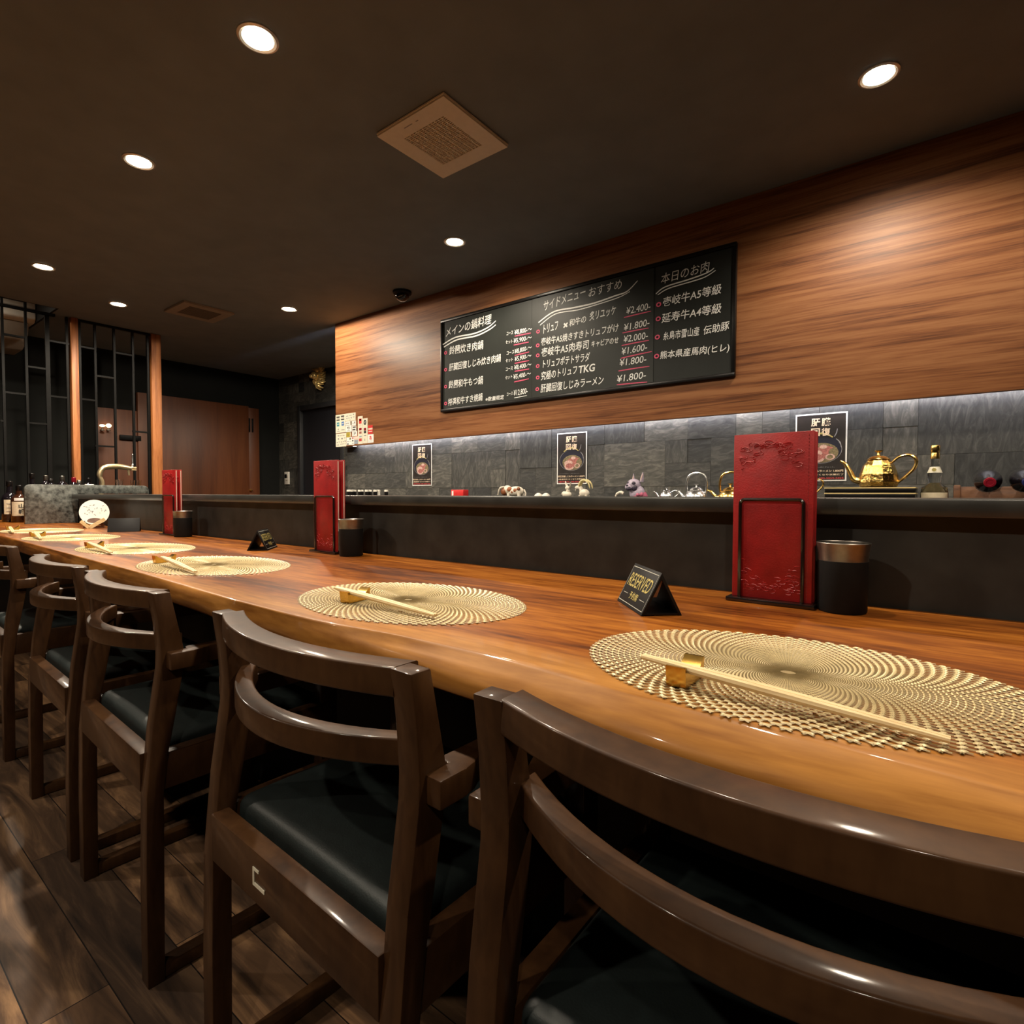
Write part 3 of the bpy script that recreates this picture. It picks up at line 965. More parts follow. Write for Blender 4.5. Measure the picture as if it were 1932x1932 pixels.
chalk('コース', 453, 1024, 490, 1016, 20, 'portion', .006)
chalk('¥12,800-', 497, 1028, 584, 1012, 42, 'price', .008)
swash([(500, 1035), (580, 1020)], .004, 'price_underline')
chalk('サイドメニュー', 685, 490, 948, 398, 62, 'heading', .004)
chalk('おすすめ', 968, 402, 1176, 346, 58, 'heading', .0)
swash([(652, 562), (750, 493), (880, 467), (1000, 440), (1130, 395), (1210, 365), (1276, 298)], .009)
swash([(662, 578), (760, 507), (900, 482), (1040, 442), (1160, 402), (1228, 366)], .006)
for (x, y) in ((650, 618), (648, 705), (648, 768), (648, 835), (648, 907), (645, 980)):
    bullet(x, y, 12)
chalk('トリュフ', 683, 632, 776, 604, 56)
chalk('×', 808, 598, 838, 590, 32, 'menu_line', .04)
chalk('和牛の', 845, 588, 952, 560, 46)
chalk('炙リユッケ', 972, 552, 1140, 510, 58)
chalk('壱岐牛A5焼きすきトリュフがけ', 670, 708, 1156, 618, 52)
chalk('壱岐牛A5肉寿司', 672, 778, 970, 727, 58)
chalk('キャビアのせ', 985, 718, 1156, 692, 42)
chalk('トリュフポテトサラダ', 680, 848, 976, 802, 54)
chalk('究極のトリュフ', 668, 926, 896, 884, 56)
chalk('TKG', 905, 882, 1008, 866, 48, 'menu_line', .02)
chalk('肝臓回復しじみラーメン', 665, 1003, 1062, 950, 56)
for (t, x0, y0, x1, y1, ux0, uy0, ux1, uy1) in (('¥2.400-', 1205, 510, 1356, 478, 1190, 530, 1360, 490), ('¥1.800-', 1190, 615, 1350, 580, 1180, 627, 1345, 596),
        ('¥2.000-', 1188, 688, 1340, 662, 1175, 706, 1347, 673), ('¥1.600-', 1175, 765, 1336, 734, 1170, 786, 1366, 743),
        ('¥1.800-', 1163, 836, 1330, 810, 1155, 866, 1350, 836), ('¥1.800-', 1146, 938, 1328, 910, 1145, 953, 1336, 935)):
    chalk(t, x0, y0, x1, y1, 44, 'price', .0)
    swash([(ux0, uy0), ((ux0+ux1)/2, (uy0+uy1)/2-1), (ux1, uy1)], .006, 'price_underline', 'pink')
chalk('本日のお肉', 1422, 322, 1728, 238, 66, 'heading', .0)
swash([(1390, 382), (1450, 337), (1600, 290), (1715, 247), (1757, 218)], .007)
swash([(1402, 388), (1470, 347), (1620, 302), (1700, 275), (1766, 233)], .006)
for (x, y) in ((1408, 448), (1405, 538), (1400, 653), (1395, 773)):
    bullet(x, y, 15)
chalk('壱岐牛A5等級', 1435, 464, 1802, 378, 62)
chalk('延寿牛A4等級', 1425, 566, 1802, 500, 62)
chalk('糸島市雷山産', 1435, 676, 1664, 642, 56)
chalk('伝助豚', 1690, 640, 1852, 606, 56)
chalk('熊本県産馬肉(ヒレ)', 1415, 800, 1852, 750, 60)

# ------------------------------------------------------------------ noodle posters on the slate
def make_poster(loc, label):
    t = thing('poster', label, 'poster', loc, 0, 'black noodle posters on the slate wall')
    w, h = .107, .158
    MB().box((-w, -.0012, -h), (w, 0, h)).build('sheet', M['paper'], t)
    mb = MB().box((-w+.006, -.0016, -h+.006), (w-.006, -.0012, h-.006))
    y = -.0018
    n = [0]
    def D(cx, cz, rx, rz, mi, r0=0.0):
        n[0] += 1
        disc(mb, (cx, y-.00006*n[0], cz), rx, rz, 28, mi, r0=r0)
    # bowl with meat, egg and herbs, a chopstick tip and steam
    D(.0, -.012, .088, .064, 1); D(.0, -.012, .088, .064, 2, .975); D(.004, .012, .072, .040, 1)
    D(.004, -.026, .070, .046, 5)
    for (a, b, c, d, e) in ((.02, -.012, .030, .018, 3), (.034, -.02, .026, .022, 3), (-.006, -.018, .024, .018, 3), (-.022, -.028, .030, .016, 4), (.05, -.03, .016, .024, 5),
                            (-.016, -.046, .036, .026, 4), (-.016, -.046, .025, .016, 3), (.02, -.04, .018, .014, 3), (.012, .002, .016, .010, 4), (.04, -.046, .020, .014, 4), (.04, -.046, .013, .009, 5)):
        D(a, b, c, d, e)
    n[0] += 1
    stroke(mb, smoothline([(-.055, y-.002, .042), (-.03, y-.002, .058), (.0, y-.002, .064), (.03, y-.002, .056), (.05, y-.002, .044)], 5), .008, mi=6)
    stroke(mb, smoothline([(.056, y-.002, .046), (.064, y-.002, .062), (.068, y-.002, .082)], 4), .004, mi=2)
    stroke(mb, smoothline([(.064, y-.002, .036), (.080, y-.002, .018), (.084, y-.002, -.004)], 4), .004, mi=2)
    mb.build('printed_picture', [M['poster_black'], M['bowl_ink'], M['grey_ink'], M['meat'], M['meat_fat'], M['herb'], M['gold_ink']], t)
    yy = -.0042
    mb = MB()
    for (c, x, z) in (('肝', -.040, .098), ('臓', .003, .098), ('回', -.040, .052), ('復', .003, .052)):
        write(mb, c, (x, yy, z), (x+.037, yy, z), ZU, .037, .022)
    mb.build('headline', M['cream_ink'], t)
    mb = MB()
    write(mb, 'シジミのちから、一杯にぎゅっと。', (-.085, yy, -.096), (.06, yy, -.096), ZU, .006)
    mb.build('caption', M['grey_ink'], t)
    mb = MB()
    write(mb, '肝臓回復しじみラーメン 1,800円', (-.096, yy, -.117), (.094, yy, -.117), ZU, .012, .012)
    write(mb, '※数量限定 なくなり次第終了', (-.094, yy, -.132), (.096, yy, -.132), ZU, .008, .01)
    mb.build('price_line', M['cream_ink'], t)
    mb = MB()
    write(mb, '※要予約TEL 090-5059-5425', (-.094, yy, -.1495), (.096, yy, -.1495), ZU, .011, .02)
    mb.build('phone_line', M['red_ink'], t)
    return t
pc = [at(796, 878, 'Y', YT-.006), at(1078.5, 868, 'Y', YT-.006), at(1548, 845, 'Y', YT-.006)]
PZ = 1.176
ps = make_poster((pc[0].x, YT-.005, PZ), 'small white-edged black noodle poster, leftmost on the slate wall')
dup(ps, (pc[1].x, YT-.005, PZ), 0, 'white-edged black noodle poster below the middle of the blackboard')
dup(ps, (pc[2].x, YT-.005, PZ), 0, 'white-edged black noodle poster half hidden behind the near red menu')

# ------------------------------------------------------------------ payment stickers at the panel corner
YS = YPAN-.0012
def s4(cx, cy):
    return at(625+cx/21.467, 770+cy/21.467, 'Y', YS)
def sticker(x0, y0, x1, y1, m, label, marks=()):
    c = s4((x0+x1)/2, (y0+y1)/2)
    u0, u1 = s4(x0, (y0+y1)/2).x, s4(x1, (y0+y1)/2).x
    z1, z0 = s4((x0+x1)/2, y0).z, s4((x0+x1)/2, y1).z
    t = thing('payment_sticker', label, 'sticker', (c.x, YPAN-.0002, c.z), 0, 'payment stickers on the panel corner')
    hw, hh = (u1-u0)/2, (z1-z0)/2
    MB().box((-hw, -.0008, -hh), (hw, 0, hh)).build('sheet', M[m], t)
    for mk_ in marks:
        mb = MB()
        kind, mm, a, b, c_, d = mk_[:6]
        xa, xb = -hw+2*hw*a, -hw+2*hw*c_
        za, zb = hh-2*hh*b, hh-2*hh*d
        if kind == 'box':
            mb.box((xa, -.0013, zb), (xb, -.0008, za))
        elif kind == 'disc':
            disc(mb, ((xa+xb)/2, -.0012, (za+zb)/2), (xb-xa)/2, (za-zb)/2, 20)
        elif kind == 'ring':
            disc(mb, ((xa+xb)/2, -.0012, (za+zb)/2), (xb-xa)/2, (za-zb)/2, 20, r0=.55)
        else:
            write(mb, kind[1:], (xa, -.0014, zb), (xb, -.0014, zb), ZU, za-zb, .015)
        mb.build('printed_mark', M[mm], t)
    return t
sticker(175, 262, 562, 1000, 'paper_cream', 'white sheet of card logos with two blue squares, at top left of the stickers',
        [('box', 'ink', .10, .09, .43, .16), ('box', 'ink', .10, .26, .43, .32), ('tJCB', 'grey_ink', .12, .17, .41, .25), ('box', 'ink', .57, .07, .90, .14), ('box', 'ink', .57, .25, .90, .31), ('tJCB', 'grey_ink', .60, .15, .88, .24),
         ('box', 'teal_ink', .13, .42, .39, .63), ('tAMEX', 'paper', .16, .49, .37, .55), ('box', 'blue_ink', .62, .40, .88, .62), ('tAMEX', 'paper', .65, .48, .86, .54), ('disc', 'grey_ink', .22, .76, .33, .84), ('box', 'grey_ink', .15, .90, .42, .93), ('box', 'grey_ink', .60, .83, .92, .87)])
sticker(565, 200, 985, 515, 'paper_cream', 'cream sticker with rows of tiny grey marks, topmost of the stickers',
        [('box', 'grey_ink', .08, .30, .28, .38), ('box', 'grey_ink', .40, .25, .63, .32), ('disc', 'grey_ink', .74, .14, .86, .30), ('disc', 'grey_ink', .10, .56, .22, .70), ('disc', 'grey_ink', .30, .56, .42, .68), ('disc', 'grey_ink', .52, .52, .64, .70), ('ring', 'grey_ink', .74, .46, .88, .64), ('box', 'grey_ink', .36, .86, .55, .90)])
sticker(570, 535, 825, 690, 'paper', 'small white sticker with a dark right end', [('box', 'herb', .80, .05, .99, .95), ('tpay', 'grey_ink', .1, .35, .65, .7)])
sticker(835, 510, 1000, 700, 'paper', 'small white sticker with a grey corner mark', [('box', 'grey_ink', .52, .2, .80, .6), ('disc', 'grey_ink', .2, .5, .38, .7)])
sticker(570, 700, 825, 965, 'paper', 'white sticker with a pale grey check mark', [('disc', 'grey_ink', .3, .2, .5, .45), ('ring', 'grey_ink', .35, .2, .75, .6), ('box', 'grey_ink', .3, .78, .7, .84)])
sticker(840, 715, 1010, 930, 'paper', 'white sticker with a bold black wave', [('box', 'ink', .2, .16, .9, .36), ('box', 'ink', .12, .6, .8, .85), ('disc', 'paper', .4, .55, .85, .72)])
sticker(840, 935, 1045, 1135, 'paper', 'white sticker with a slim black ribbon mark', [('box', 'grey_ink', .2, .05, .26, .95), ('tP', 'ink', .46, .22, .75, .75)])
sticker(612, 985, 790, 1170, 'yellow_ink', 'olive yellow square sticker among the white ones', [('box', 'paper_cream', .85, .0, 1, 1), ('tD', 'herb', .25, .25, .6, .75)])
sticker(182, 1025, 605, 1560, 'paper_cream', 'large cream sticker with grey emblem rows, at bottom left of the stickers',
        [('tSmart Code', 'grey_ink', .34, .12, .84, .20), ('disc', 'grey_ink', .18, .10, .30, .22), ('disc', 'grey_ink', .18, .34, .32, .47), ('disc', 'grey_ink', .52, .34, .68, .46), ('box', 'grey_ink', .80, .34, .92, .40), ('disc', 'grey_ink', .10, .62, .18, .70), ('ring', 'grey_ink', .28, .58, .40, .68), ('ring', 'grey_ink', .48, .58, .62, .70), ('disc', 'grey_ink', .70, .58, .78, .68), ('box', 'grey_ink', .84, .56, .94, .66), ('box', 'grey_ink', .10, .82, .30, .88), ('box', 'grey_ink', .42, .80, .78, .83), ('disc', 'grey_ink', .86, .76, .92, .84)])
sticker(615, 1175, 925, 1490, 'paper', 'white sticker with a black dot and small red mark', [('disc', 'herb', .38, .10, .60, .34), ('box', 'red_ink', .74, .06, .92, .24), ('box', 'ink', .74, .40, .90, .58), ('box', 'grey_ink', .10, .52, .30, .60), ('box', 'grey_ink', .40, .5, .60, .56), ('box', 'ink', .08, .80, .28, .93), ('box', 'grey_ink', .7, .78, .95, .86)])
sticker(930, 1145, 1078, 1285, 'peach_ink', 'small peach sticker above the grey-blue one', [('box', 'paper', .1, .3, .9, .5)])
sticker(930, 1290, 1085, 1450, 'greyblue_ink', 'small grey-blue sticker beside the tall white strips', [('box', 'grey_ink', .15, .3, .85, .4)])
sticker(1075, 325, 1272, 1455, 'paper_cream', 'tall white sticker strip with a column of red squares',
        [('box', 'bright_red', .25, .09, .78, .27), ('box', 'peach_ink', .32, .11, .70, .17), ('ring', 'peach_ink', .3, .31, .75, .38), ('box', 'wine_foil', .28, .42, .78, .51), ('disc', 'paper', .4, .44, .65, .48), ('box', 'meat', .28, .55, .78, .63), ('box', 'greyblue_ink', .3, .71, .8, .75), ('box', 'red_ink', .22, .80, .80, .90)])
sticker(1278, 410, 1470, 1425, 'paper_cream', 'tall white sticker strip with a black disc at its top',
        [('disc', 'ink', .18, .06, .74, .27), ('tUC', 'paper', .34, .13, .6, .20), ('box', 'wine_foil', .22, .38, .70, .49), ('box', 'ink', .22, .50, .70, .60), ('disc', 'paper', .36, .52, .56, .57), ('box', 'grey_ink', .24, .67, .70, .71), ('tk', 'grey_ink', .3, .80, .55, .90)])
sticker(1492, 695, 1675, 1045, 'bright_red', 'red and white sticker at the right of the group', [('box', 'peach_ink', .02, .30, .98, .52), ('box', 'peach_ink', .1, .66, .9, .76)])
sticker(1482, 1062, 1712, 1400, 'paper', 'white sticker with a red letter emblem, bottom right of the group', [('ta', 'bright_red', .28, .18, .68, .62), ('tPayPay', 'grey_ink', .14, .76, .78, .84)])

# ------------------------------------------------------------------ woven placemats
def make_placemat():
    """crocheted oval mat: two families of thin spiral strands with a raised knot on every crossing"""
    mb = MB()
    N, R0, R1, tw, OV = 88, .006, .1725, .92, 1.36
    L = math.log(R1/R0)
    steps = 50
    for sgn in (1, -1):
        for k in range(N):
            vs, fs = [], []
            for i in range(steps+1):
                r = R0*math.exp(L*i/steps)
                ph = 2*PI*k/N + sgn*tw*L*i/steps
                hw = .075*2*PI*r/N + .00012
                t = Vector((math.cos(ph) - sgn*tw*math.sin(ph), math.sin(ph) + sgn*tw*math.cos(ph), 0)).normalized()
                s_ = Vector((-t.y, t.x, 0))
                c = Vector((r*math.cos(ph), r*math.sin(ph), .0011))
                vs += [c+s_*hw, c+Vector((0, 0, .0008)), c-s_*hw]
            for i in range(steps):
                a = i*3
                for q in range(3):
                    fs.append((a+q, a+(q+1) % 3, a+3+(q+1) % 3, a+3+q))
            mb.add([(v.x*OV, v.y, v.z) for v in vs], fs, 1, True)
    d = PI/(N*tw)
    n = int(L/d)
    for j in range(14, n+1):
        r = R0*math.exp(d*j)
        cell = 2*PI*r/N
        for k in range(N):
            ph = 2*PI*(k+.5*(j % 2))/N
            e, f = Vector((math.cos(ph), math.sin(ph), 0)), Vector((-math.sin(ph), math.cos(ph), 0))
            c = e*r + Vector((0, 0, .0014))
            a, b = f*cell*.33, e*(cell*.125+.0002)
            h = Vector((0, 0, min(.0013, cell*.25)))
            vs = [c+a, c+a*.5+b, c-a*.5+b, c-a, c-a*.5-b, c+a*.5-b, c+a*.45+h, c-a*.45+h]
            mb.add([(v.x*OV, v.y, v.z) for v in vs], [(0, 1, 6), (1, 2, 7, 6), (2, 3, 7), (3, 4, 7), (4, 5, 6, 7), (5, 0, 6)], 0, True)
    vs = [(OV*.006*math.cos(2*PI*k/24), .006*math.sin(2*PI*k/24), .0014) for k in range(24)]
    mb.add(vs, [tuple(range(24))], 1)
    return mb
MATS = [(-.136, .681, 'woven gold placemat nearest the camera, cut by the right edge of the frame', .97),
        (-.798, .708, 'woven gold oval placemat in front of the second chair, left of the reserved sign', 1.02),
        (-1.623, .722, 'woven gold oval placemat, third along the counter from the camera', 1.10),
        (-2.335, .765, 'woven gold oval placemat, fourth along the counter, just before the far red menu', 1.10),
        (-3.12, .770, 'woven gold oval placemat, second from the far end of the counter', 1.0),
        (-3.82, .815, 'woven gold oval placemat at the far end of the counter', 1.0)]
m0 = None
for i, (x, y, lab, sx_) in enumerate(MATS):
    if m0 is None:
        m0 = make_placemat().build('placemat', [M['mat_weave'], M['mat_strand']], None, (x, y, .7502))
        o = m0
    else:
        o = m0.copy()
        COL.objects.link(o)
        o.location = (x, y, .7502)
        o.scale = (sx_/MATS[0][3], 1, 1)
    tag(o, lab, 'placemat', 'woven placemats along the counter')

# ------------------------------------------------------------------ chopsticks and their rests
def make_rest():
    t = thing('chopstick_rest', '', 'chopstick rest', (0, 0, 0), 0, 'gold chopstick rests on the placemats')
    bm = bmesh.new()
    n, w = 16, .0105
    rows = []
    for k in range(n+1):
        u = -1+2*k/n
        top = .0215 if abs(u) > .86 else .0215-.0125*math.cos(u/.86*PI/2)**.8
        y, yb = u*.0285, u*.0255
        rows.append([bm.verts.new((-w, yb, 0)), bm.verts.new((w, yb, 0)), bm.verts.new((w, y, top)), bm.verts.new((-w, y, top))])
    for k in range(n):
        for q in range(4):
            bm.faces.new((rows[k][q], rows[k][(q+1) % 4], rows[k+1][(q+1) % 4], rows[k+1][q]))
    bm.faces.new(rows[0][::-1])
    bm.faces.new(rows[-1])
    bmesh.ops.recalc_face_normals(bm, faces=bm.faces[:])
    MB().bm(bm, 0, True).build('block', M['rest_gold'], t, angle=30)
    return t
def make_sticks(L):
    t = thing('chopsticks', '', 'chopsticks', (0, 0, 0), 0, 'pale wooden chopsticks on the placemats')
    for s_ in (-1, 1):
        mb = MB()
        pts, rr = [], []
        for k in range(9):
            u = k/8
            pts.append(((u-.5)*L, s_*.0040*(.6+.4*math.sin(PI*u**.8)), 0))
            rr.append(.0024+.0020*math.sin(PI*u**.8))
        mb.tube(pts, rr, 8)
        mb.build('stick', M['pale_wood'], t)
    return t
PAIRS = [((1210, 1238), (1797, 1397), (1293, 1271)), ((633, 1109), (822, 1161), (670, 1126)), ((303, 1050), (373, 1080), (310, 1056)),
         ((168, 1024), (209.5, 1042), (178, 1029)), ((66, 1003.5), (88, 1018), (71, 1009)), ((18.5, 994), (42, 1006), (24, 997))]
WHERE = ['on the placemat nearest the camera', 'on the second placemat, left of the reserved sign', 'on the third placemat from the camera', 'on the fourth placemat from the camera',
         'on the placemat second from the far end', 'on the placemat at the far end of the counter']
r0 = s0 = None
for i, (a, b, c) in enumerate(PAIRS):
    mx, my = MATS[i][0], MATS[i][1]
    A, B = at(*a, 'Z', .7745), at(*b, 'Z', .7582)
    dxy = Vector((B.x-A.x, B.y-A.y, 0))
    Ls = dxy.length
    if Ls < .2 or Ls > .33:
        dxy = Vector((.26, -.035, 0)) if i > 1 else dxy.normalized()*.26
    cen = A + dxy*.5
    ang = math.atan2(dxy.y, dxy.x)
    if s0 is None:
        s0 = make_sticks(.265); s_ = s0
    else:
        s_ = dup(s0, (0, 0, 0), 0, '')
    s_.location = (cen.x, cen.y, .7666)
    tilt = math.asin(.0165/.265)
    s_.rotation_euler = (0, tilt, ang)
    s_['label'] = 'pair of pale wooden chopsticks ' + WHERE[i]
    if r0 is None:
        r0 = make_rest(); r_ = r0
    else:
        r_ = dup(r0, (0, 0, 0), 0, '')
    q = at(*c, 'Z', .760)
    r_.location = (q.x, q.y, .7527)
    r_.rotation_euler = (0, 0, ang+rad(8 if i else 2))
    r_['label'] = 'gold saddle-shaped chopstick rest ' + WHERE[i]

# ------------------------------------------------------------------ menus in their stands, tumblers
rnd = random.Random(9)
def scroll_set(mb, cx, cz, sx_, sz_, y, n, rnd_):
    """embossed scrollwork fanning out from a corner"""
    for k in range(n):
        u, v = rnd_.random(), rnd_.random()
        if u+v > 1.02:
            u, v = 1-u, 1-v
        x, z = cx+sx_*u*.062, cz+sz_*v*.055
        r = rnd_.uniform(.0025, .0065)
        a0, da, g = rnd_.uniform(0, 6.28), rnd_.choice((-1, 1))*rnd_.uniform(2.2, 5.0), rnd_.uniform(.25, .7)
        pts = []
        for i in range(9):
            f = i/8
            rr = r*(1-f*g)
            pts.append((x+1.5*rr*math.cos(a0+da*f), y, z+.8*rr*math.sin(a0+da*f)))
        mb.tube(pts, [.0003, .0008, .0011, .0012, .0012, .0011, .0009, .0007, .0003], 5, flat=.8)
def make_menu(label):
    w, h, d = .0685, .306, .009
    t = thing('menu_book', label, 'menu', (0, 0, 0), 0, 'red menu books in the stands')
    MB().box((-w, -d/2, 0), (w, -d/2+.003, h), .0012).build('front_cover', M['red'], t)
    MB().box((-w, d/2-.003, 0), (w, d/2, h), .0012).build('back_cover', M['red'], t)
    MB().box((-w+.003, -d/2+.003, .003), (w-.001, d/2-.003, h-.004)).build('pages', M['paper_cream'], t)
    MB().box((-w-.0002, -d/2+.0005, 0), (-w+.002, d/2-.0005, h), .0008).build('spine', M['red'], t)
    mb = MB()
    y = -d/2-.0001
    r_ = random.Random(4)
    scroll_set(mb, -.056, .290, 1, -1, y, 34, r_)
    scroll_set(mb, .050, .290, -1, -1, y, 34, r_)
    for k in range(14):
        x = -.030+.058*r_.random()
        scroll_set(mb, x, .286, .12, -.16, y, 1, r_)
    mb.build('embossed_ornament', M['red'], t)
    mb = MB()
    scroll_set(mb, -.050, .014, 1, 1, y, 30, r_)
    scroll_set(mb, .048, .014, -1, 1, y, 30, r_)
    for k in range(14):
        x = -.034+.064*r_.random()
        scroll_set(mb, x, .018, .12, .2, y, 1, r_)
    mb.build('embossed_ornament', M['red'], t)
    mb = MB()
    for k in range(50):
        z = .008+.290*k/49
        mb.box((.0595, y-.0002, z-.0018), (.0610, y+.0003, z+.0018))
    mb.build('stitching', M['stitch'], t)
    return t
def make_stand(label):
    t = thing('menu_stand', label, 'menu stand', (0, 0, 0), 0, 'black menu stands on the counter')
    MB().box((-.076, -.030, 0), (.076, .030, .008), .002).build('base', M['lacquer'], t)
    for s_, nm in ((-1, 'front_hoop'), (1, 'back_hoop')):
        y = s_*.0185
        w, hh, r = .054, .192, .008
        pts = [(-w, y, .006), (-w, y, hh-r)]
        for k in range(1, 5):
            a = PI-PI/2*k/5
            pts.append((-w+r+r*math.cos(a), y, hh-r+r*math.sin(a)))
        pts += [(-w+r, y, hh), (w-r, y, hh)]
        for k in range(1, 5):
            a = PI/2-PI/2*k/5
            pts.append((w-r+r*math.cos(a), y, hh-r+r*math.sin(a)))
        pts += [(w, y, hh-r), (w, y, .006)]
        MB().tube(pts, .0034, 8).build(nm, M['lacquer'], t)
    return t
def make_tumbler(label):
    t = thing('tumbler', label, 'tumbler', (0, 0, 0), 0, 'black tumblers beside the menu stands')
    MB().lathe([(.001, .0), (.0355, 0), (.0375, .003), (.0385, .088), (.0378, .0885), (.030, .0885)], 40).build('body', M['black_matte'], t)
    MB().lathe([(.0382, .088), (.0382, .094), (.0402, .112), (.0415, .1185), (.0408, .1195), (.0392, .118), (.0372, .094), (.036, .05), (.001, .05)], 40).build('metal_rim', M['steel'], t)
    return t
SPOTS = [(-.252, 1.115, 'near', rad(-1.0)), (at(617.5, 1000, 'Y', 1.115).x, 1.122, 'middle', rad(0)), (at(321, 980, 'Y', 1.11).x, 1.12, 'far', rad(3))]
LBM = {'near': 'tall red leather menu in front, in the stand nearest the camera', 'middle': 'red leather menu in front, in the middle stand by the ledge', 'far': 'narrow-looking red menu in front, in the stand at the far end'}
LBB = {'near': 'red menu behind the front one in the stand nearest the camera', 'middle': 'dark red menu behind the front one in the middle stand', 'far': 'dark red menu behind the front one in the far stand'}
LBS = {'near': 'black wire menu stand on a lacquered base nearest the camera', 'middle': 'black wire menu stand in the middle of the ledge', 'far': 'black wire menu stand at the far end beside the stone screen'}
LBT = {'near': 'black tumbler with brushed metal rim right of the nearest red menu', 'middle': 'black tumbler with metal rim right of the middle red menu', 'far': 'black tumbler with metal rim right of the far red menu'}
mA = make_menu(LBM['near'])
sA = make_stand(LBS['near'])
tA = make_tumbler(LBT['near'])
for i, (x, y, k, rz) in enumerate(SPOTS):
    R = Matrix.Rotation(rz, 3, 'Z')
    f1 = Vector((x, y, .7585)) + R @ Vector((0, -.0095, 0))
    f2 = Vector((x, y, .7585)) + R @ Vector((.001 if i == 0 else .007, .0075, 0))
    if i == 0:
        mA.location, mA.rotation_euler = f1, (0, 0, rz)
        sA.location, sA.rotation_euler = (x, y, .7505), (0, 0, rz)
        a = mA
    else:
        a = dup(mA, f1, rz, LBM[k])
        dup(sA, (x, y, .7505), rz, LBS[k])
    dup(mA, f2, rz, LBB[k])
for i, (px, py, k) in enumerate(((1589, 1148, 'near'), (662.5, 1039.5, 'middle'), (345, 1002, 'far'))):
    loc = (at(px, py-20, 'Y', 1.112).x, 1.112, .7505)
    if i == 0:
        tA.location = loc
    else:
        dup(tA, loc, .4*i, LBT[k])

# ------------------------------------------------------------------ reserved signs
def make_sign(label):
    t = thing('reserved_sign', label, 'sign', (0, 0, 0), 0, 'black reserved signs on the counter')
    w, b, h = .070, .035, .071
    mb = MB()
    a = math.atan2(b, h)
    nrm = Vector((0, -h, b)).normalized()
    th_ = .0035
    for s_ in (-1, 1):
        mb.prism([(s_*b, 0), (s_*(b-.005), 0), (0, h-.011), (0, h)], 'X', -w, w, .0004)
    mb.build('tent_card', M['sign_black'], t)
    MB().box((-w+.001, -b+.004, .001), (w-.001, b-.004, .003)).build('base_strip', M['black_gloss'], t)
    mb = MB()
    for xx in (w-.006,):
        mb.prism([(-.014, .030), (-.005, .060), (.000, .066), (.004, .060), (-.007, .030)], 'X', w-.012, w-.004, .0004)
    mb.build('inner_fold', M['rackwood'], t)
    up = Vector((0, b, h)).normalized()
    def F(u, v):
        return Vector((u, -b, 0)) + up*v + nrm*.0006
    Lf = math.hypot(b, h)
    mb = MB()
    stroke(mb, [F(-w+.005, Lf-.006), F(w-.005, Lf-.006)], .0016, up)
    stroke(mb, [F(-w+.005, .006), F(w-.005, .006)], .0016, up)
    stroke(mb, [F(w-.004, .006), F(w-.004, Lf-.006)], .0010, (1, 0, 0))
    stroke(mb, [F(-w+.004, .006), F(-w+.004, Lf-.006)], .0010, (1, 0, 0))
    stroke(mb, [F(-w+.014, .022), F(-w+.038, .022)], .0012, up)
    stroke(mb, [F(w-.038, .022), F(w-.014, .022)], .0012, up)
    mb.build('border_lines', M['pale_ink'], t)
    mb = MB()
    write(mb, 'RESERVED', F(-w+.011, .036), F(w-.013, .036), up, .026, .004, .25)
    write(mb, '予約席', F(-.022, .015), F(.022, .015), up, .014, .01)
    mb.build('lettering', M['gold_ink'], t)
    return t
sg = make_sign('black reserved sign with gold lettering, nearest, left of the red menu')
a, b, c = at(1163, 1132, 'Z', .75), at(1211, 1164, 'Z', .75), at(1277, 1162, 'Z', .75)
ang = math.atan2(b.y-a.y, b.x-a.x)
def signloc(fa, fb, ang_):
    mid = (fa+fb)/2
    n = Vector((-math.sin(ang_), math.cos(ang_), 0))*.035
    return Vector((mid.x+n.x, mid.y+n.y, .7505))
sg.location = signloc(a, b, ang)
sg.rotation_euler = (0, 0, ang)
a, b = at(505, 1039, 'Z', .75), at(524, 1032, 'Z', .75)
ang2 = math.atan2(b.y-a.y, b.x-a.x)
dup(sg, signloc(a, b, ang2), ang2, 'black reserved sign turned away, left of the middle red menu')
a, b = at(209, 1003, 'Z', .75), at(256, 1003, 'Z', .75)
ang3 = math.atan2(b.y-a.y, b.x-a.x)
dup(sg, signloc(a, b, ang3)+Vector((.02, -.02, 0)), ang3+.45+PI, 'small dark reserved sign at the far end, in front of the white fan')

# ------------------------------------------------------------------ paper fan on its stand
pf = at(178, 957, 'Y', 1.07)
fs_ = thing('fan_stand', 'pale wooden v-shaped stand holding the white fan at the far end', 'stand', (pf.x, pf.y, .7505), rad(90-14))
# local: x to the right seen from the bar, -y towards the viewer
mb = MB()
tip = Vector((-.035, -.055, .004))
lft, rgt = Vector((-.085, -.03, .055)), Vector((.062, -.03, .068))
def slat(mb, a, b, w, th_):
    d = (b-a).normalized()
    s_ = Vector((0, 0, 1)).cross(d).normalized()
    n = d.cross(s_).normalized()
    v = []
    for p_ in (a, b):
        for (q, r_) in ((-1, -1), (1, -1), (1, 1), (-1, 1)):
            v.append(p_ + n*w/2*q + s_*th_/2*r_)
    mb.add(v, [(0, 1, 2, 3), (7, 6, 5, 4), (0, 4, 5, 1), (1, 5, 6, 2), (2, 6, 7, 3), (3, 7, 4, 0)])
slat(mb, tip, lft, .022, .006)
slat(mb, tip, rgt, .026, .006)
mb.build('arm', M['pale_wood'], fs_)
mb = MB()
slat(mb, Vector((.03, 0, .045)), Vector((.062, .02, .006)), .02, .005)
slat(mb, Vector((-.07, .02, .008)), Vector((.066, .02, .008)), .014, .006)
slat(mb, Vector((-.06, -.02, .05)), Vector((-.065, .02, .006)), .02, .005)
mb.build('foot', M['rackwood'], fs_)
fs_.scale = (.76, .76, .76)
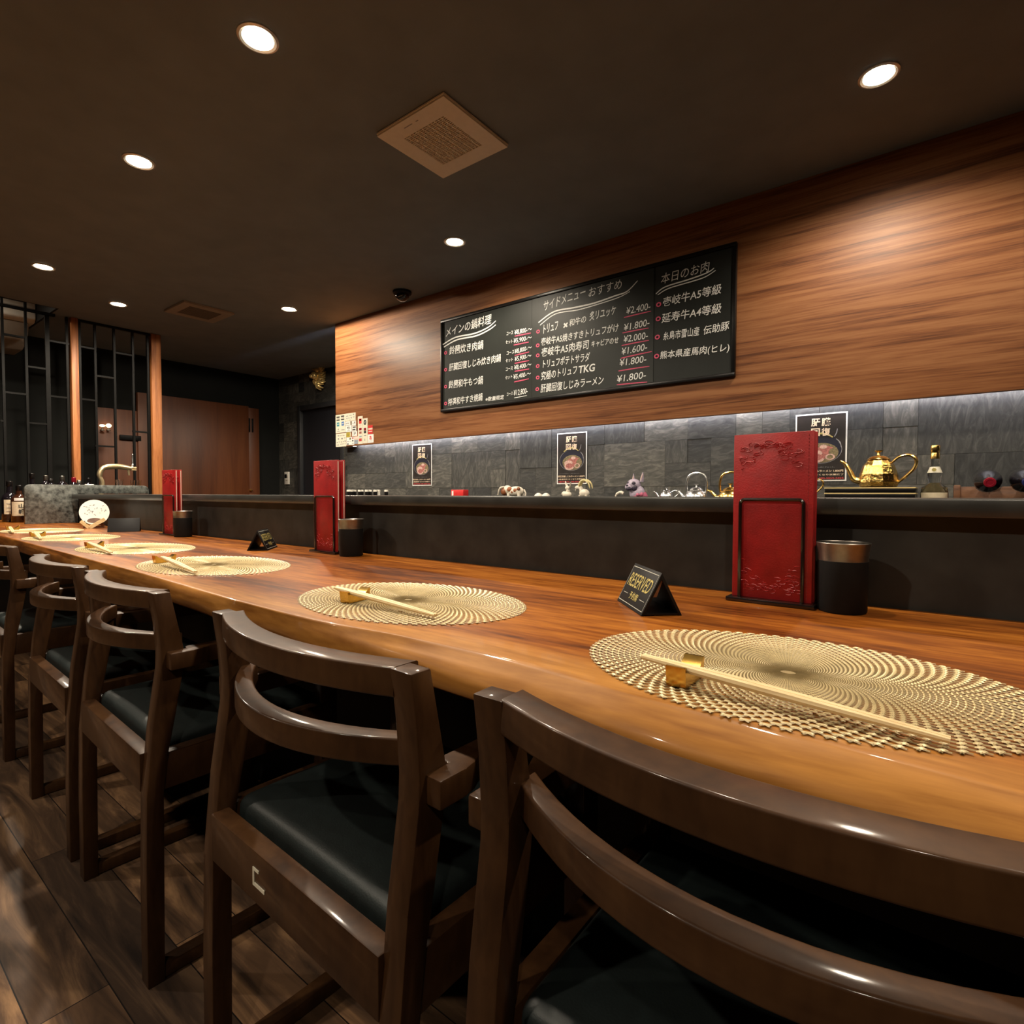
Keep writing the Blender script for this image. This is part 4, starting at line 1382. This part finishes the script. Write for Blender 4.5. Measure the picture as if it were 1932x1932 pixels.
fan = thing('paper_fan', 'round white paper fan with grey brush pattern, standing at the far end of the bar', 'fan', (pf.x, pf.y, .772), rad(90-14))
Mx = Matrix.Translation((0, .012, .092)) @ Matrix.Rotation(rad(-16), 4, 'X')
mb = MB()
pts = []
for k in range(48):
    a = 2*PI*k/48
    pts.append((.094*math.cos(a), .098*math.sin(a)))
mb.prism(pts, 'Y', -.002, .002, 0, M=Mx)
mb.build('fan_sheet', M['fan_paper'], fan)
mb = MB()
for k in range(12):
    a, a2 = PI+.45+2.24*k/12, PI+.45+2.24*(k+1)/12
mb.prism([(.046*math.cos(PI*k/14), -.068+.022*math.sin(PI*k/14)) for k in range(15)] + [(.046*math.cos(PI+PI*k/14), -.068+.018*math.sin(PI+PI*k/14)) for k in range(1, 14)], 'Y', -.0035, -.002, 0, M=Mx)
mb.build('brown_base', M['rackwood'], fan)
mb = MB()
r_ = random.Random(12)
for k in range(30):
    x, z = r_.uniform(-.06, .075), r_.uniform(-.03, .06)
    if x*x+z*z > .0068: continue
    a0 = r_.uniform(0, 6.28)
    L_ = r_.uniform(.006, .016)
    pp = []
    for i in range(5):
        a = a0+r_.uniform(.1, .6)*i
        pp.append(Vector((x, 0, z)))
        x += L_/4*math.cos(a); z += L_/4*math.sin(a)
    pp = [Mx @ Vector((p_.x, -.0026, p_.z)) for p_ in pp]
    stroke(mb, smoothline(pp, 3), r_.uniform(.003, .006), Mx.to_3x3() @ Vector((.3, 0, 1)))
mb.build('brush_pattern', M['grey_ink'], fan)
MB().box((-.005, .004, -.02), (.005, .009, .10), .001, M=Matrix.Rotation(rad(-16), 4, 'X')).build('handle', M['pale_wood'], fan)

fan.scale = (.76, .76, .76)
# ------------------------------------------------------------------ spirit bottles at far left, tap and bottles behind the screen
def bottle(loc, label, r, h, hs, glass, parts=True, group=None, cap='black_gloss', name='bottle'):
    t = thing(name, label, 'bottle', loc, 0, group)
    MB().lathe([(.001, 0), (r*.92, 0), (r, .006), (r, hs), (r*.86, hs+r*.45), (r*.40, hs+r*.9), (r*.34, h-.03), (r*.34, h-.006), (.001, h-.006)], 24).build('glass_body', M[glass], t)
    MB().lathe([(r*.37, h-.036), (r*.40, h-.034), (r*.40, h-.002), (r*.36, h), (.001, h)], 20).build('cap', M[cap], t)
    return t
bx = -5.08
def lbl(t, r, z0, z1, a0, a1, m='label', name='front_label'):
    mb = MB()
    n = 14
    vs, fs = [], []
    for k in range(n+1):
        a = a0+(a1-a0)*k/n
        vs += [(r*math.cos(a), r*math.sin(a), z0), (r*math.cos(a), r*math.sin(a), z1)]
    mb.add(vs, [(2*k, 2*k+2, 2*k+3, 2*k+1) for k in range(n)], 0, True)
    return mb.build(name, M[m], t)
qa, qb = at(20, 975, 'X', bx), at(37, 975, 'X', bx)
b1 = bottle((bx-.10, at(19, 975, 'X', bx-.10).y, .7505), 'dark spirit bottle with a pale label, leftmost at the far end of the counter', .044, .285, .165, 'bottle_glass', group='spirit bottles at far left')
va = math.atan2(-b1.location.y, -b1.location.x)
lbl(b1, .0446, .055, .155, va-.75, va+.75)
mb = MB()
for z in (.075, .1, .128):
    for k in range(5):
        a = va-.35+.14*k
        mb.ball((.0448*math.cos(a), .0448*math.sin(a), z), (.003, .003, .0025), seg=6, rings=4)
mb.build('label_print', M['grey_ink'], b1)
b2 = bottle((bx, at(37, 975, 'X', bx).y, .7505), 'dark spirit bottle with brush characters on a cream label, beside the stone screen', .046, .255, .150, 'amber_glass', group='spirit bottles at far left')
va = math.atan2(-b2.location.y, -b2.location.x)
lbl(b2, .0466, .045, .142, va-1.0, va+1.0)
mb = MB()
ctr = Vector((math.cos(va), math.sin(va), 0))*.0480
sd = Vector((-math.sin(va), math.cos(va), 0))
for (ch, s0_, z, w, h) in (('山', -.004, .098, .030, .030), ('崎', -.004, .056, .032, .036)):
    write(mb, ch, ctr+sd*(s0_)+Vector((0, 0, z)), ctr+sd*(s0_+w)+Vector((0, 0, z)), ZU, h, .03)
mb.build('brush_lettering', M['ink'], b2)
lbl(b2, .047, .150, .168, va-.6, va+.6, 'paper', 'shoulder_label')

XTP = -5.0
tp = thing('beer_tap', 'curved golden beer tap rising behind the stone screen', 'beer tap', (XTP, at(190, 912, 'X', XTP).y, .9305))
yb = tp.location.y
def T(px, py):
    p_ = at(px, py, 'X', XTP)
    return Vector((0, p_.y-yb, p_.z-.9305))
MB().lathe([(.001, 0), (.035, 0), (.035, .01), (.018, .016), (.001, .016)], 20).build('base', M['tap_metal'], tp)
MB().tube(smoothline([(0, 0, .01), T(193.5, 912), T(188, 897), T(192, 886), T(201, 881), T(222, 880), T(236, 882)], 6), [.015]*12+[.018]*12+[.020]*13, 12).build('neck', M['tap_metal'], tp)
mb = MB()
mb.tube([T(226, 880), T(236, 882), T(248, 884)], [.019, .020, .014], 12)
mb.tube([T(247, 883), T(257, 883)], .010, 10)
mb.tube([T(247, 887), T(257, 887)], .006, 10)
mb.build('faucet', M['tap_metal'], tp)
MB().tube([T(242, 886), T(243.5, 897)], [.009, .007], 10).build('spout', M['tap_metal'], tp)
mb = MB().tube([T(250, 882), T(250, 876), T(250, 858)], [.010, .006, .005], 10)
mb.ball(T(250, 858), .007, seg=10, rings=7)
mb.ball(T(250, 877), .009, seg=10, rings=7)
mb.build('handle', M['silver'], tp)
for i, (px, py) in enumerate(((60, 893), (86, 897), (95.5, 903), (117, 898), (139, 901), (149, 906), (167, 902))):
    X = -4.92 if i == 0 else -5.12-.11*(i % 2)
    p_ = at(px, py, 'X', X)
    z0 = .9305 if p_.y > 1.06 else .7505
    h = p_.z-z0
    bottle((X, p_.y, z0), 'dark bottle top showing above the stone screen, %s' % ('farthest left', 'second from left', 'third from left', 'fourth from left', 'fifth, reddish cap', 'sixth from left', 'nearest the beer tap')[i],
           min(.036, .12*h+.02), h, h*.5, 'bottle_glass', group='bottle tops behind the stone screen', cap='wine_foil' if i == 4 else ('steel' if i % 2 else 'black_gloss'))
for i, (px, py) in enumerate(((225, 905), (250.5, 906), (262, 906))):
    X = -4.93
    p_ = at(px, py, 'X', X)
    r = .026 if i == 0 else .016
    t = thing('wine_glass', ('wide clear glass top behind the stone screen below the tap', 'narrow clear glass top behind the stone screen, left of two', 'narrow clear glass top behind the stone screen, nearest the post')[i], 'glass', (X, p_.y, .9305), 0, 'clear glasses behind the stone screen')
    h = p_.z-.9305
    MB().lathe([(.001, 0), (r*.8, 0), (r*.8, .003), (.004, .006), (.004, h*.4), (r*.8, h*.6), (r, h), (r-.0015, h), (r*.75, h*.62), (.001, h*.46)], 18).build('bowl', M['glass'], t)
p_ = at(169, 914, 'X', -4.80)
tag(MB().box((-4.83, p_.y-.022, .9305), (-4.78, p_.y+.022, p_.z+.002), .004).build('white_box', M['paper']), 'small white box edge showing above the stone screen', 'box')

# ------------------------------------------------------------------ things on the kitchen back counter
YK = 2.60
def K(px, py, y=YK):
    return at(px, py, 'Y', y)
SS = 2.6/1.05   # unused scale note kept small
jar_px = ((655.5, 667.5, 0), (667, 672, 0), (676, 681, 0), (681, 685, 0), (689, 695.5, 0), (696, 701, 0), (705, 711.5, 0), (711.5, 717.5, 1), (725.5, 732, 0))
jl = ('with a wide white lid, leftmost of the row', 'tucked right of the leftmost jar', 'third jar of the row, slim', 'fourth jar of the row, slim', 'fifth jar of the row', 'sixth jar of the row', 'seventh jar, beside the white one', 'all white, eighth of the row', 'standing alone at the right of the row')
for i, (a, b, wh) in enumerate(jar_px):
    y = 2.60+.03*(i % 2)
    pa, pb = K(a, 926, y), K(b, 926, y)
    r = max(.014, (pb.x-pa.x)/2*.8)
    zt = K((a+b)/2, 924, y).z
    t = thing('spice_jar', 'tiny dark jar on the back counter, ' + jl[i] if not wh else 'tiny jar on the back counter, ' + jl[i], 'jar', ((pa.x+pb.x)/2, y, ZB), 0, 'small jars at the left of the back counter')
    h = zt-ZB
    MB().lathe([(.001, 0), (r*.8, 0), (r*.8, .003), (r*.85, h-.014), (.001, h-.014)], 16).build('body', M['plastic_white' if wh else 'black_gloss'], t)
    MB().lathe([(r*.95, h-.0142), (r*.95, h-.002), (r*.85, h), (.001, h)], 16).build('lid', M['plastic_white'], t)
a, b = K(856, 924), K(879, 924)
t = thing('red_box', 'small bright red box with a white mark on the back counter', 'box', ((a.x+b.x)/2, 2.6, ZB))
hh = a.z-ZB
MB().box(((a.x-b.x)/2, -.025, 0), ((b.x-a.x)/2, .025, hh), .002).build('carton', M['bright_red'], t)
MB().box(((a.x-b.x)/2+.008, -.0262, .008), ((a.x-b.x)/2+.022, -.0248, hh-.008)).build('white_mark', M['paper'], t)
# cow figurine
a, b = K(950, 928), K(988, 928)
t = thing('cow_figurine', 'brown and white cow figurine lying on the back counter', 'figurine', ((a.x+b.x)/2, 2.6, ZB))
mb = MB()
L_ = (b.x-a.x)
mb.ball((.02, 0, .040), (L_*.36, .032, .030))
mb.ball((-.045, 0, .048), (.030, .028, .028))
for x in (-.02, .055):
    for s_ in (-1, 1):
        mb.tube([(x, s_*.02, .03), (x+.003, s_*.022, .0)], [.011, .008], 8)
mb.tube([(.078, 0, .05), (.09, 0, .03), (.088, 0, .01)], .004, 6)
mb.build('body', M['bone'], t)
mb = MB()
mb.ball((-.058, -.012, .040), (.024, .022, .024))
for (x, z, r) in ((-.01, .052, .018), (.03, .045, .016), (.055, .055, .012), (.012, .036, .012)):
    mb.ball((x, -.024, z), (r, .009, r*.8), seg=10, rings=7)
mb.build('brown_patch', M['cow_brown'], t)
for s_ in (-1, 1):
    MB().tube(smoothline([(-.055, s_*.018, .066), (-.07, s_*.036, .06), (-.085, s_*.034, .036), (-.092, s_*.03, .016)], 4), [.006]*5+[.005]*4+[.004]*3+[.001], 7).build('horn', M['bone'], t)
for i, (px, lab) in enumerate(((1016, 'small white dish lid left of the two, on the back counter'), (1030, 'small white dish lid right of the two, beside the ibex'))):
    q = K(px, 932)
    o = MB().lathe([(.026, 0), (.026, .010), (.020, .022), (.008, .030), (.001, .031)], 20).build('dish_lid', M['plastic_white'], None, (q.x, 2.6, ZB))
    tag(o, lab, 'lid', 'small white lids on the back counter')
# ibex figurines
q = K(1100, 930)
t = thing('ibex_figurine', 'white ibex figurine with long curved yellow horns under the middle poster', 'figurine', (q.x, 2.6, ZB))
mb = MB()
mb.ball((.008, 0, .030), (.030, .018, .022))
mb.tube(smoothline([(-.004, 0, .034), (-.012, 0, .052), (-.020, 0, .062)], 4), [.015, .014, .013, .012, .011, .011, .011, .011, .011], 10)
mb.ball((-.032, 0, .060), (.018, .010, .011))
mb.tube([(-.046, 0, .052), (-.048, 0, .040)], [.004, .001], 6)
for x in (-.012, .026):
    for s_ in (-1, 1):
        mb.tube([(x, s_*.01, .02), (x-.002, s_*.011, 0)], [.008, .005], 8)
mb.build('body', M['bone'], t)
for s_ in (-1, 1):
    MB().tube(smoothline([(-.022, s_*.006, .070), (-.006, s_*.010, .094), (.020, s_*.013, .098), (.042, s_*.014, .080), (.050, s_*.014, .054)], 5), [.0065]*8+[.0055]*6+[.004]*5+[.0025, .001], 8).build('horn', M['horn'], t)
q = K(1070, 930)
t = thing('goat_figurine', 'small white goat figurine with two upright horns, left of the ibex', 'figurine', (q.x, 2.6, ZB))
mb = MB()
mb.ball((.0, 0, .022), (.030, .018, .018))
mb.ball((-.018, 0, .026), (.016, .014, .014))
mb.tube([(.004, 0, .030), (.008, 0, .052)], [.012, .010], 8)
mb.ball((.004, -.002, .058), (.015, .010, .012))
mb.build('body', M['bone'], t)
MB().tube(smoothline([(-.002, .004, .066), (-.010, .004, .080), (-.014, .004, .096)], 4), [.006]*5+[.005, .004, .003, .001], 7).build('horn', M['bone'], t)
MB().tube(smoothline([(.012, -.004, .050), (.022, -.004, .066), (.026, -.004, .092)], 4), [.005]*5+[.004, .004, .003, .001], 7).build('horn', M['grey_plastic'], t)
# bulldog bust
q = K(1198, 935)
t = thing('bulldog_figurine', 'lilac and black french bulldog bust wearing a pink scarf', 'figurine', (q.x, 2.6, ZB))
mb = MB()
mb.ball((.012, 0, .030), (.040, .032, .040))
mb.ball((-.004, -.006, .072), (.036, .033, .030))
mb.ball((-.020, -.024, .060), (.022, .020, .018))
mb.build('head', M['dog_lilac'], t)
mb = MB()
mb.ball((-.016, -.040, .052), (.016, .010, .010)).ball((-.024, -.040, .068), (.007, .006, .005))
mb.ball((.006, -.030, .078), (.012, .009, .010)).ball((-.024, -.026, .082), (.007, .008, .007))
mb.ball((.010, -.026, .056), (.014, .012, .018))
mb.build('dark_markings', M['dog_dark'], t)
for (x, zt, r) in ((-.012, .128, .010), (.034, .134, .015)):
    mb = MB()
    mb.tube([(x, .004, .086), (x+.002, .004, .104), (x+(.001 if x < 0 else .006), .004, zt)], [r, r, .003], 10, flat=.5)
    mb.build('ear', M['dog_lilac'], t)
    MB().tube([(x+.001, -.003, .094), (x+.003, -.003, .106), (x+(.002 if x < 0 else .006), -.001, zt-.008)], [r*.6, r*.6, .002], 8, flat=.4).build('inner_ear', M['peach_ink'], t)
mb = MB()
mb.lathe([(.030, .010), (.038, .0), (.041, .012), (.036, .026), (.030, .036)], 20, c=(.022, .008, 0))
mb.ball((.030, -.034, .022), (.009, .007, .008)).ball((.048, -.026, .024), (.009, .007, .010))
mb.build('scarf', M['pink_cloth'], t)
q = K(1180, 932)
o = MB().tube(smoothline([(-.026, 0, .004), (-.018, 0, .024), (.002, 0, .034), (.02, 0, .028)], 5), [.005]*5+[.007]*6+[.008]*5, 8).build('tusk_ornament', M['bone'], None, (q.x-.01, 2.56, ZB))
tag(o, 'small curved white tusk ornament left of the bulldog bust', 'ornament')

# kettles and teapots
def teapot(loc, label, s, m, hammered=None, loop=False, rz=0.0, group=None, name='teapot', squat=1.0):
    t = thing(name, label, 'teapot', loc, rz, group)
    bmx = hammered or m
    q = squat
    MB().lathe([(.001, .004*s), (.40*s, .004*s), (.43*s, .03*s), (.46*s, .16*s*q), (.44*s, .40*s*q), (.36*s, .66*s*q), (.27*s, .80*s*q), (.25*s, .82*s*q), (.001, .82*s*q)], 32 if not hammered else 10, smooth=not hammered).build('body', M[bmx], t)
    zl = .82*s*q
    MB().lathe([(.265*s, zl), (.27*s, zl+.02*s), (.22*s, zl+.08*s), (.12*s, zl+.12*s), (.05*s, zl+.13*s), (.04*s, zl+.17*s), (.035*s, zl+.20*s), (.10*s, zl+.235*s), (.10*s, zl+.26*s), (.001, zl+.28*s)], 24).build('lid', M[m], t)
    MB().tube(smoothline([(-.40*s, 0, .20*s*q), (-.56*s, 0, .26*s*q), (-.66*s, 0, .50*s*q), (-.78*s, 0, .74*s*q), (-.90*s, 0, .82*s*q)], 5), [.10*s-.0034*s*k for k in range(21)], 12).build('spout', M[m], t)
    if loop:
        MB().tube(smoothline([(-.38*s, 0, .50*s*q), (-.41*s, 0, .66*s), (-.30*s, 0, .98*s), (0, 0, 1.08*s), (.30*s, 0, .98*s), (.41*s, 0, .66*s), (.38*s, 0, .50*s*q)], 6), .045*s, 10).build('handle', M[m], t)
    else:
        MB().tube(smoothline([(.30*s, 0, .74*s*q), (.46*s, 0, .90*s*q), (.68*s, 0, .94*s*q), (.82*s, 0, .80*s*q), (.78*s, 0, .56*s*q), (.60*s, 0, .32*s*q), (.44*s, 0, .14*s*q)], 5), [.030*s+.012*s*math.sin(PI*k/30) for k in range(31)], 10).build('handle', M[m], t)
    return t
def tray(z, label):
    a, b = K(1563, 930), K(1729, 930)
    t = thing('tray', label, 'tray', ((a.x+b.x)/2, 2.61, z), 0, 'stacked black trays under the gold teapot')
    w = (b.x-a.x)/2
    MB().box((-w, -.10, 0), (w, .10, .017), .002).build('tray_body', M['black_gloss'], t)
    mb = MB()
    for (p_, q_) in (((-w, -.1015), (w, -.098)), ((-w, .098), (w, .1015)), ((-w-.0015, -.1), (-w+.002, .1)), ((w-.002, -.1), (w+.0015, .1))):
        mb.box((p_[0], p_[1], .0165), (q_[0], q_[1], .0205))
    mb.build('gold_edge', M['gold_trim'], t)
tray(ZB+.0105, 'lower black tray with a gold edge under the gold teapot')
tray(ZB+.0315, 'upper black tray with a gold edge directly under the gold teapot')
tag(MB().box((K(1570, 930).x, 2.53, ZB), (K(1722, 930).x, 2.69, ZB+.010)).build('tray_riser', M['black_matte']), 'thin black slab under the stacked trays', 'board')
q = K(1657, 900)
teapot((q.x, 2.60, ZB+.052), 'hammered gold teapot with a long spout on the stacked trays', .145, 'gold', 'gold_hammered', squat=.90, group='metal teapots on the back counter')
q = K(1258, 935)
teapot((q.x, 2.60, ZB), 'small silver teapot with a knobbed lid, left of the silver kettle', .074, 'silver', squat=.62, group='metal teapots on the back counter')
q = K(1314, 935)
teapot((q.x, 2.60, ZB), 'silver kettle with a high loop handle', .116, 'silver', loop=True, squat=.46, group='metal teapots on the back counter', name='kettle')
q = K(1378, 935)
teapot((q.x, 2.60, ZB), 'gold kettle with a high loop handle, partly hidden by the near red menu', .116, 'gold', loop=True, squat=.46, group='metal teapots on the back counter', name='kettle')
q = K(1516, 925)
teapot((q.x, 2.60, ZB+.012), 'gold teapot hidden behind the near red menu, only its handle showing', .088, 'gold', squat=.9, group='metal teapots on the back counter')
o = MB().lathe([(.001, 0), (.055, 0), (.085, .009), (.084, .011), (.055, .003), (.001, .003)], 28).build('saucer', M['lacquer'], None, (q.x, 2.60, ZB))
tag(o, 'dark saucer under the hidden gold teapot', 'saucer')
# decanter bottle
q = K(1762.5, 935)
t = thing('glass_decanter', 'clear glass decanter bottle with gold cap between the trays and wine rack', 'bottle', (q.x, 2.60, ZB))
zz = lambda py: K(1762, py).z-ZB
wv = lambda px: abs(K(1762.5+px, 900).x-q.x)
MB().lathe([(.001, 0), (wv(28), 0), (wv(28.5), .01), (wv(28), zz(930)), (wv(26), zz(920)), (wv(13), zz(911)), (wv(14.5), zz(903)), (wv(15), zz(896)), (wv(10), zz(879)), (wv(9.5), zz(868)), (wv(9), zz(864)), (.001, zz(864))], 28).build('glass_body', M['glass'], t)
MB().lathe([(wv(23), .006), (wv(23), zz(931)), (wv(9), zz(912)), (.001, zz(911))], 24).build('liquor', mat('pale_liquor', (.25, .2, .1), .1, trans=.5), t)
MB().lathe([(wv(10.2), zz(866)), (wv(10.2), zz(856)), (wv(9.6), zz(855)), (wv(9.6), zz(853)), (wv(10.4), zz(852)), (wv(10.4), zz(842)), (wv(9.5), zz(840.5)), (.001, zz(840.5))], 24).build('cap', M['gold'], t)
MB().lathe([(wv(10.6), zz(881)), (wv(15.6), zz(892))], 24).build('neck_label', M['paper_cream'], t)
mb = MB()
disc(mb, (-.002, -wv(13.6)-.004, zz(886.5)), .007, .006, 18)
mb.build('emblem', M['gold_ink'], t)
mb = MB()
n = 12
vs = []
for k in range(n+1):
    a = -PI/2-1.15+2.3*k/n
    vs += [((wv(28.7))*math.cos(a), wv(28.7)*math.sin(a), .004), (wv(28.7)*math.cos(a), wv(28.7)*math.sin(a), zz(929.5))]
mb.add(vs, [(2*k, 2*k+2, 2*k+3, 2*k+1) for k in range(n)], 0, True)
mb.build('base_label', M['label'], t)
# wine rack with two bottles lying neck out
a, b = K(1806, 930), K(1965, 930)
t = thing('wine_rack', 'low brown wooden rack at the right end of the back counter', 'rack', (a.x, 2.56, ZB))
wz = K(1850, 918.5).z-ZB
wd_ = b.x-a.x
def notch(w, z, cs, r):
    pts = [(0, 0), (w, 0), (w, z)]
    for c in cs[::-1]:
        for k in range(9):
            an = PI*k/8
            pts.append((c+r*math.cos(an), z-r*.55*math.sin(an)))
    return pts + [(0, z)]
cs = [K(1864, 912).x-a.x, K(1934, 912).x-a.x]
for yy_ in (0, .20):
    MB().prism(notch(wd_, wz, cs, .036), 'Y', yy_, yy_+.014, .0012).build('rail', M['rackwood'], t)
for xx in (-.010, wd_-.01):
    MB().box((xx, -.004, 0), (xx+.018, .22, wz+.006), .0015).build('end_board', M['rackwood'], t)
for i, (px, foil, lab) in enumerate(((1864, 'wine_foil', 'wine bottle with a red foil cap lying in the wooden rack'), (1934, 'blue_foil', 'wine bottle with a dark blue cap lying at the right frame edge'))):
    q = K(px, 912)
    t = thing('wine_bottle', lab, 'bottle', (q.x, 2.56, ZB+wz+.018), 0, 'wine bottles in the rack')
    Mr = Matrix.Rotation(PI/2+rad(4), 4, 'X') @ Matrix.Rotation(0, 4, 'Z')
    MB().lathe([(.001, -.245), (.0385, -.245), (.040, -.24), (.040, -.05), (.036, -.02), (.018, .022), (.015, .035), (.0145, .045), (.001, .045)], 28, M=Mr).build('glass_body', M['bottle_glass'], t)
    MB().lathe([(.0152, .034), (.0155, .060), (.017, .062), (.017, .072), (.0155, .074), (.010, .0745), (.009, .073), (.001, .073)], 24, M=Mr).build('foil_cap', M[foil], t)

# ------------------------------------------------------------------ chairs
def curved_rail(w, y_end, sag, dep, z0, z1, bev=.004, n=18):
    bm = bmesh.new()
    rows = []
    for i in range(n+1):
        u = -1+2*i/n
        x = u*w
        y = y_end - sag*(1-u*u)
        rows.append([bm.verts.new((x, y, z0)), bm.verts.new((x, y+dep, z0)), bm.verts.new((x, y+dep, z1)), bm.verts.new((x, y, z1))])
    for i in range(n):
        for k in range(4):
            bm.faces.new((rows[i][k], rows[i][(k+1) % 4], rows[i+1][(k+1) % 4], rows[i+1][k]))
    bm.faces.new(rows[0][::-1])
    bm.faces.new(rows[-1])
    bmesh.ops.recalc_face_normals(bm, faces=bm.faces[:])
    lon = [e for e in bm.edges if abs(e.verts[0].co.z-e.verts[1].co.z) < 1e-6 and abs(e.verts[0].co.x-e.verts[1].co.x) > 1e-4]
    bmesh.ops.bevel(bm, geom=lon, offset=bev, segments=3, affect='EDGES', profile=.5)
    return MB().bm(bm, 0, True)
def make_chair(label):
    t = thing('dining_chair', label, 'chair', (0, 0, 0), 0, 'dark wooden armchairs along the counter')
    hw, tx = .2475, .036
    pf_ = [(0, 0), (0, .20), (.003, .37), (.015, .50), (.031, .610), (.032, .64), (.028, .70), (.020, .76), (.049, .76), (.061, .70), (.073, .64), (.070, .60), (.056, .52), (.042, .446), (.033, .37), (.030, 0)]
    for s_ in (-1, 1):
        x0 = s_*hw
        MB().prism(pf_, 'X', min(x0, x0-s_*tx), max(x0, x0-s_*tx), .0025).build('back_leg', M['chair'], t)
        xa, xb = (hw, hw+.024) if s_ > 0 else (-hw-.024, -hw)
        # armrest: block end behind, scooped on its outer side, then running forward
        o_, i_ = (xb, xa) if s_ > 0 else (xa, xb)
        sc_ = -s_
        pts = [(i_-s_*.002, .040), (o_, .040), (o_, .080), (o_+sc_*.004, .098), (o_+sc_*.012, .114), (o_+sc_*.012, .128), (o_+sc_*.005, .146), (o_, .166), (o_, .40), (i_-s_*.02, .40), (i_-s_*.02, .080), (i_-s_*.002, .076)]
        MB().prism(pts, 'Z', .612, .645, .003).build('armrest', M['chair'], t)
        MB().prism([(.375, 0), (.412, 0), (.418, .61), (.372, .61)], 'X', min(x0-s_*.006, x0-s_*.044), max(x0-s_*.006, x0-s_*.044), .0025).build('front_leg', M['chair'], t)
        MB().box((min(x0-s_*.004, x0-s_*.032), .02, .375), (max(x0-s_*.004, x0-s_*.032), .40, .447), .0025).build('side_rail', M['chair'], t)
        MB().box((min(x0-s_*.004, x0-s_*.032), .02, .002), (max(x0-s_*.004, x0-s_*.032), .40, .030), .0025).build('floor_runner', M['chair'], t)
    MB().box((-hw+tx-.002, .002, .372), (hw-tx+.002, .030, .447), .0025).build('back_rail', M['chair'], t)
    MB().box((-hw+.04, .375, .375), (hw-.04, .400, .447), .0025).build('front_rail', M['chair'], t)
    curved_rail(hw-tx+.003, .023, .044, .036, .7265, .7605, .0028).build('top_rail', M['chair'], t)
    curved_rail(hw-tx+.003, .052, .076, .028, .638, .6705, .0028).build('middle_rail', M['chair'], t)
    # padded seat
    bm = bmesh.new()
    bmesh.ops.create_cube(bm, size=1)
    for v in bm.verts:
        v.co = Vector((v.co.x*.420, .038+(v.co.y+.5)*.350, .410+(v.co.z+.5)*.054))
    bmesh.ops.bevel(bm, geom=bm.edges[:], offset=.022, segments=5, affect='EDGES', profile=.55)
    bmesh.ops.subdivide_edges(bm, edges=[e for e in bm.edges if e.calc_length() > .2], cuts=8, use_grid_fill=True)
    for v in bm.verts:
        if v.co.z > .425:
            u, w = v.co.x/.214, (v.co.y-.212)/.176
            v.co.z += .016*max(0, 1-u*u)*max(0, 1-w*w)
    MB().bm(bm, 0, True).build('seat_cushion', M['leather'], t)
    return t
CH = [(-.107, .376, rad(0.3), 'dark wooden armchair nearest the camera, cut by the bottom right corner'),
      (-.690, .383, rad(-1.8), 'dark wooden armchair with a small sticker on its back rail, second from the camera'),
      (-1.432, .405, rad(-2.4), 'dark wooden armchair in the middle of the row, third from the camera'),
      (-2.005, .424, rad(-2.0), 'dark wooden armchair fourth from the camera'),
      (-2.850, .440, rad(-1.0), 'dark wooden armchair at the left edge of the photo, farthest in the row')]
c0 = make_chair(CH[0][3])
c0.location = (CH[0][0], CH[0][1], 0)
c0.rotation_euler = (0, 0, CH[0][2])
for (x, y, rz, lab) in CH[1:]:
    c = dup(c0, (x, y, 0), rz, lab)
    if x == -.690:
        mb = MB()
        mb.box((-.073, .0008, .398), (-.069, .0022, .424)).box((-.069, .0008, .420), (-.056, .0022, .424)).box((-.069, .0008, .398), (-.040, .0022, .403))
        s_ = mb.build('torn_sticker', M['paper_cream'], c)
        s_['label'] = 'torn pale sticker remains'
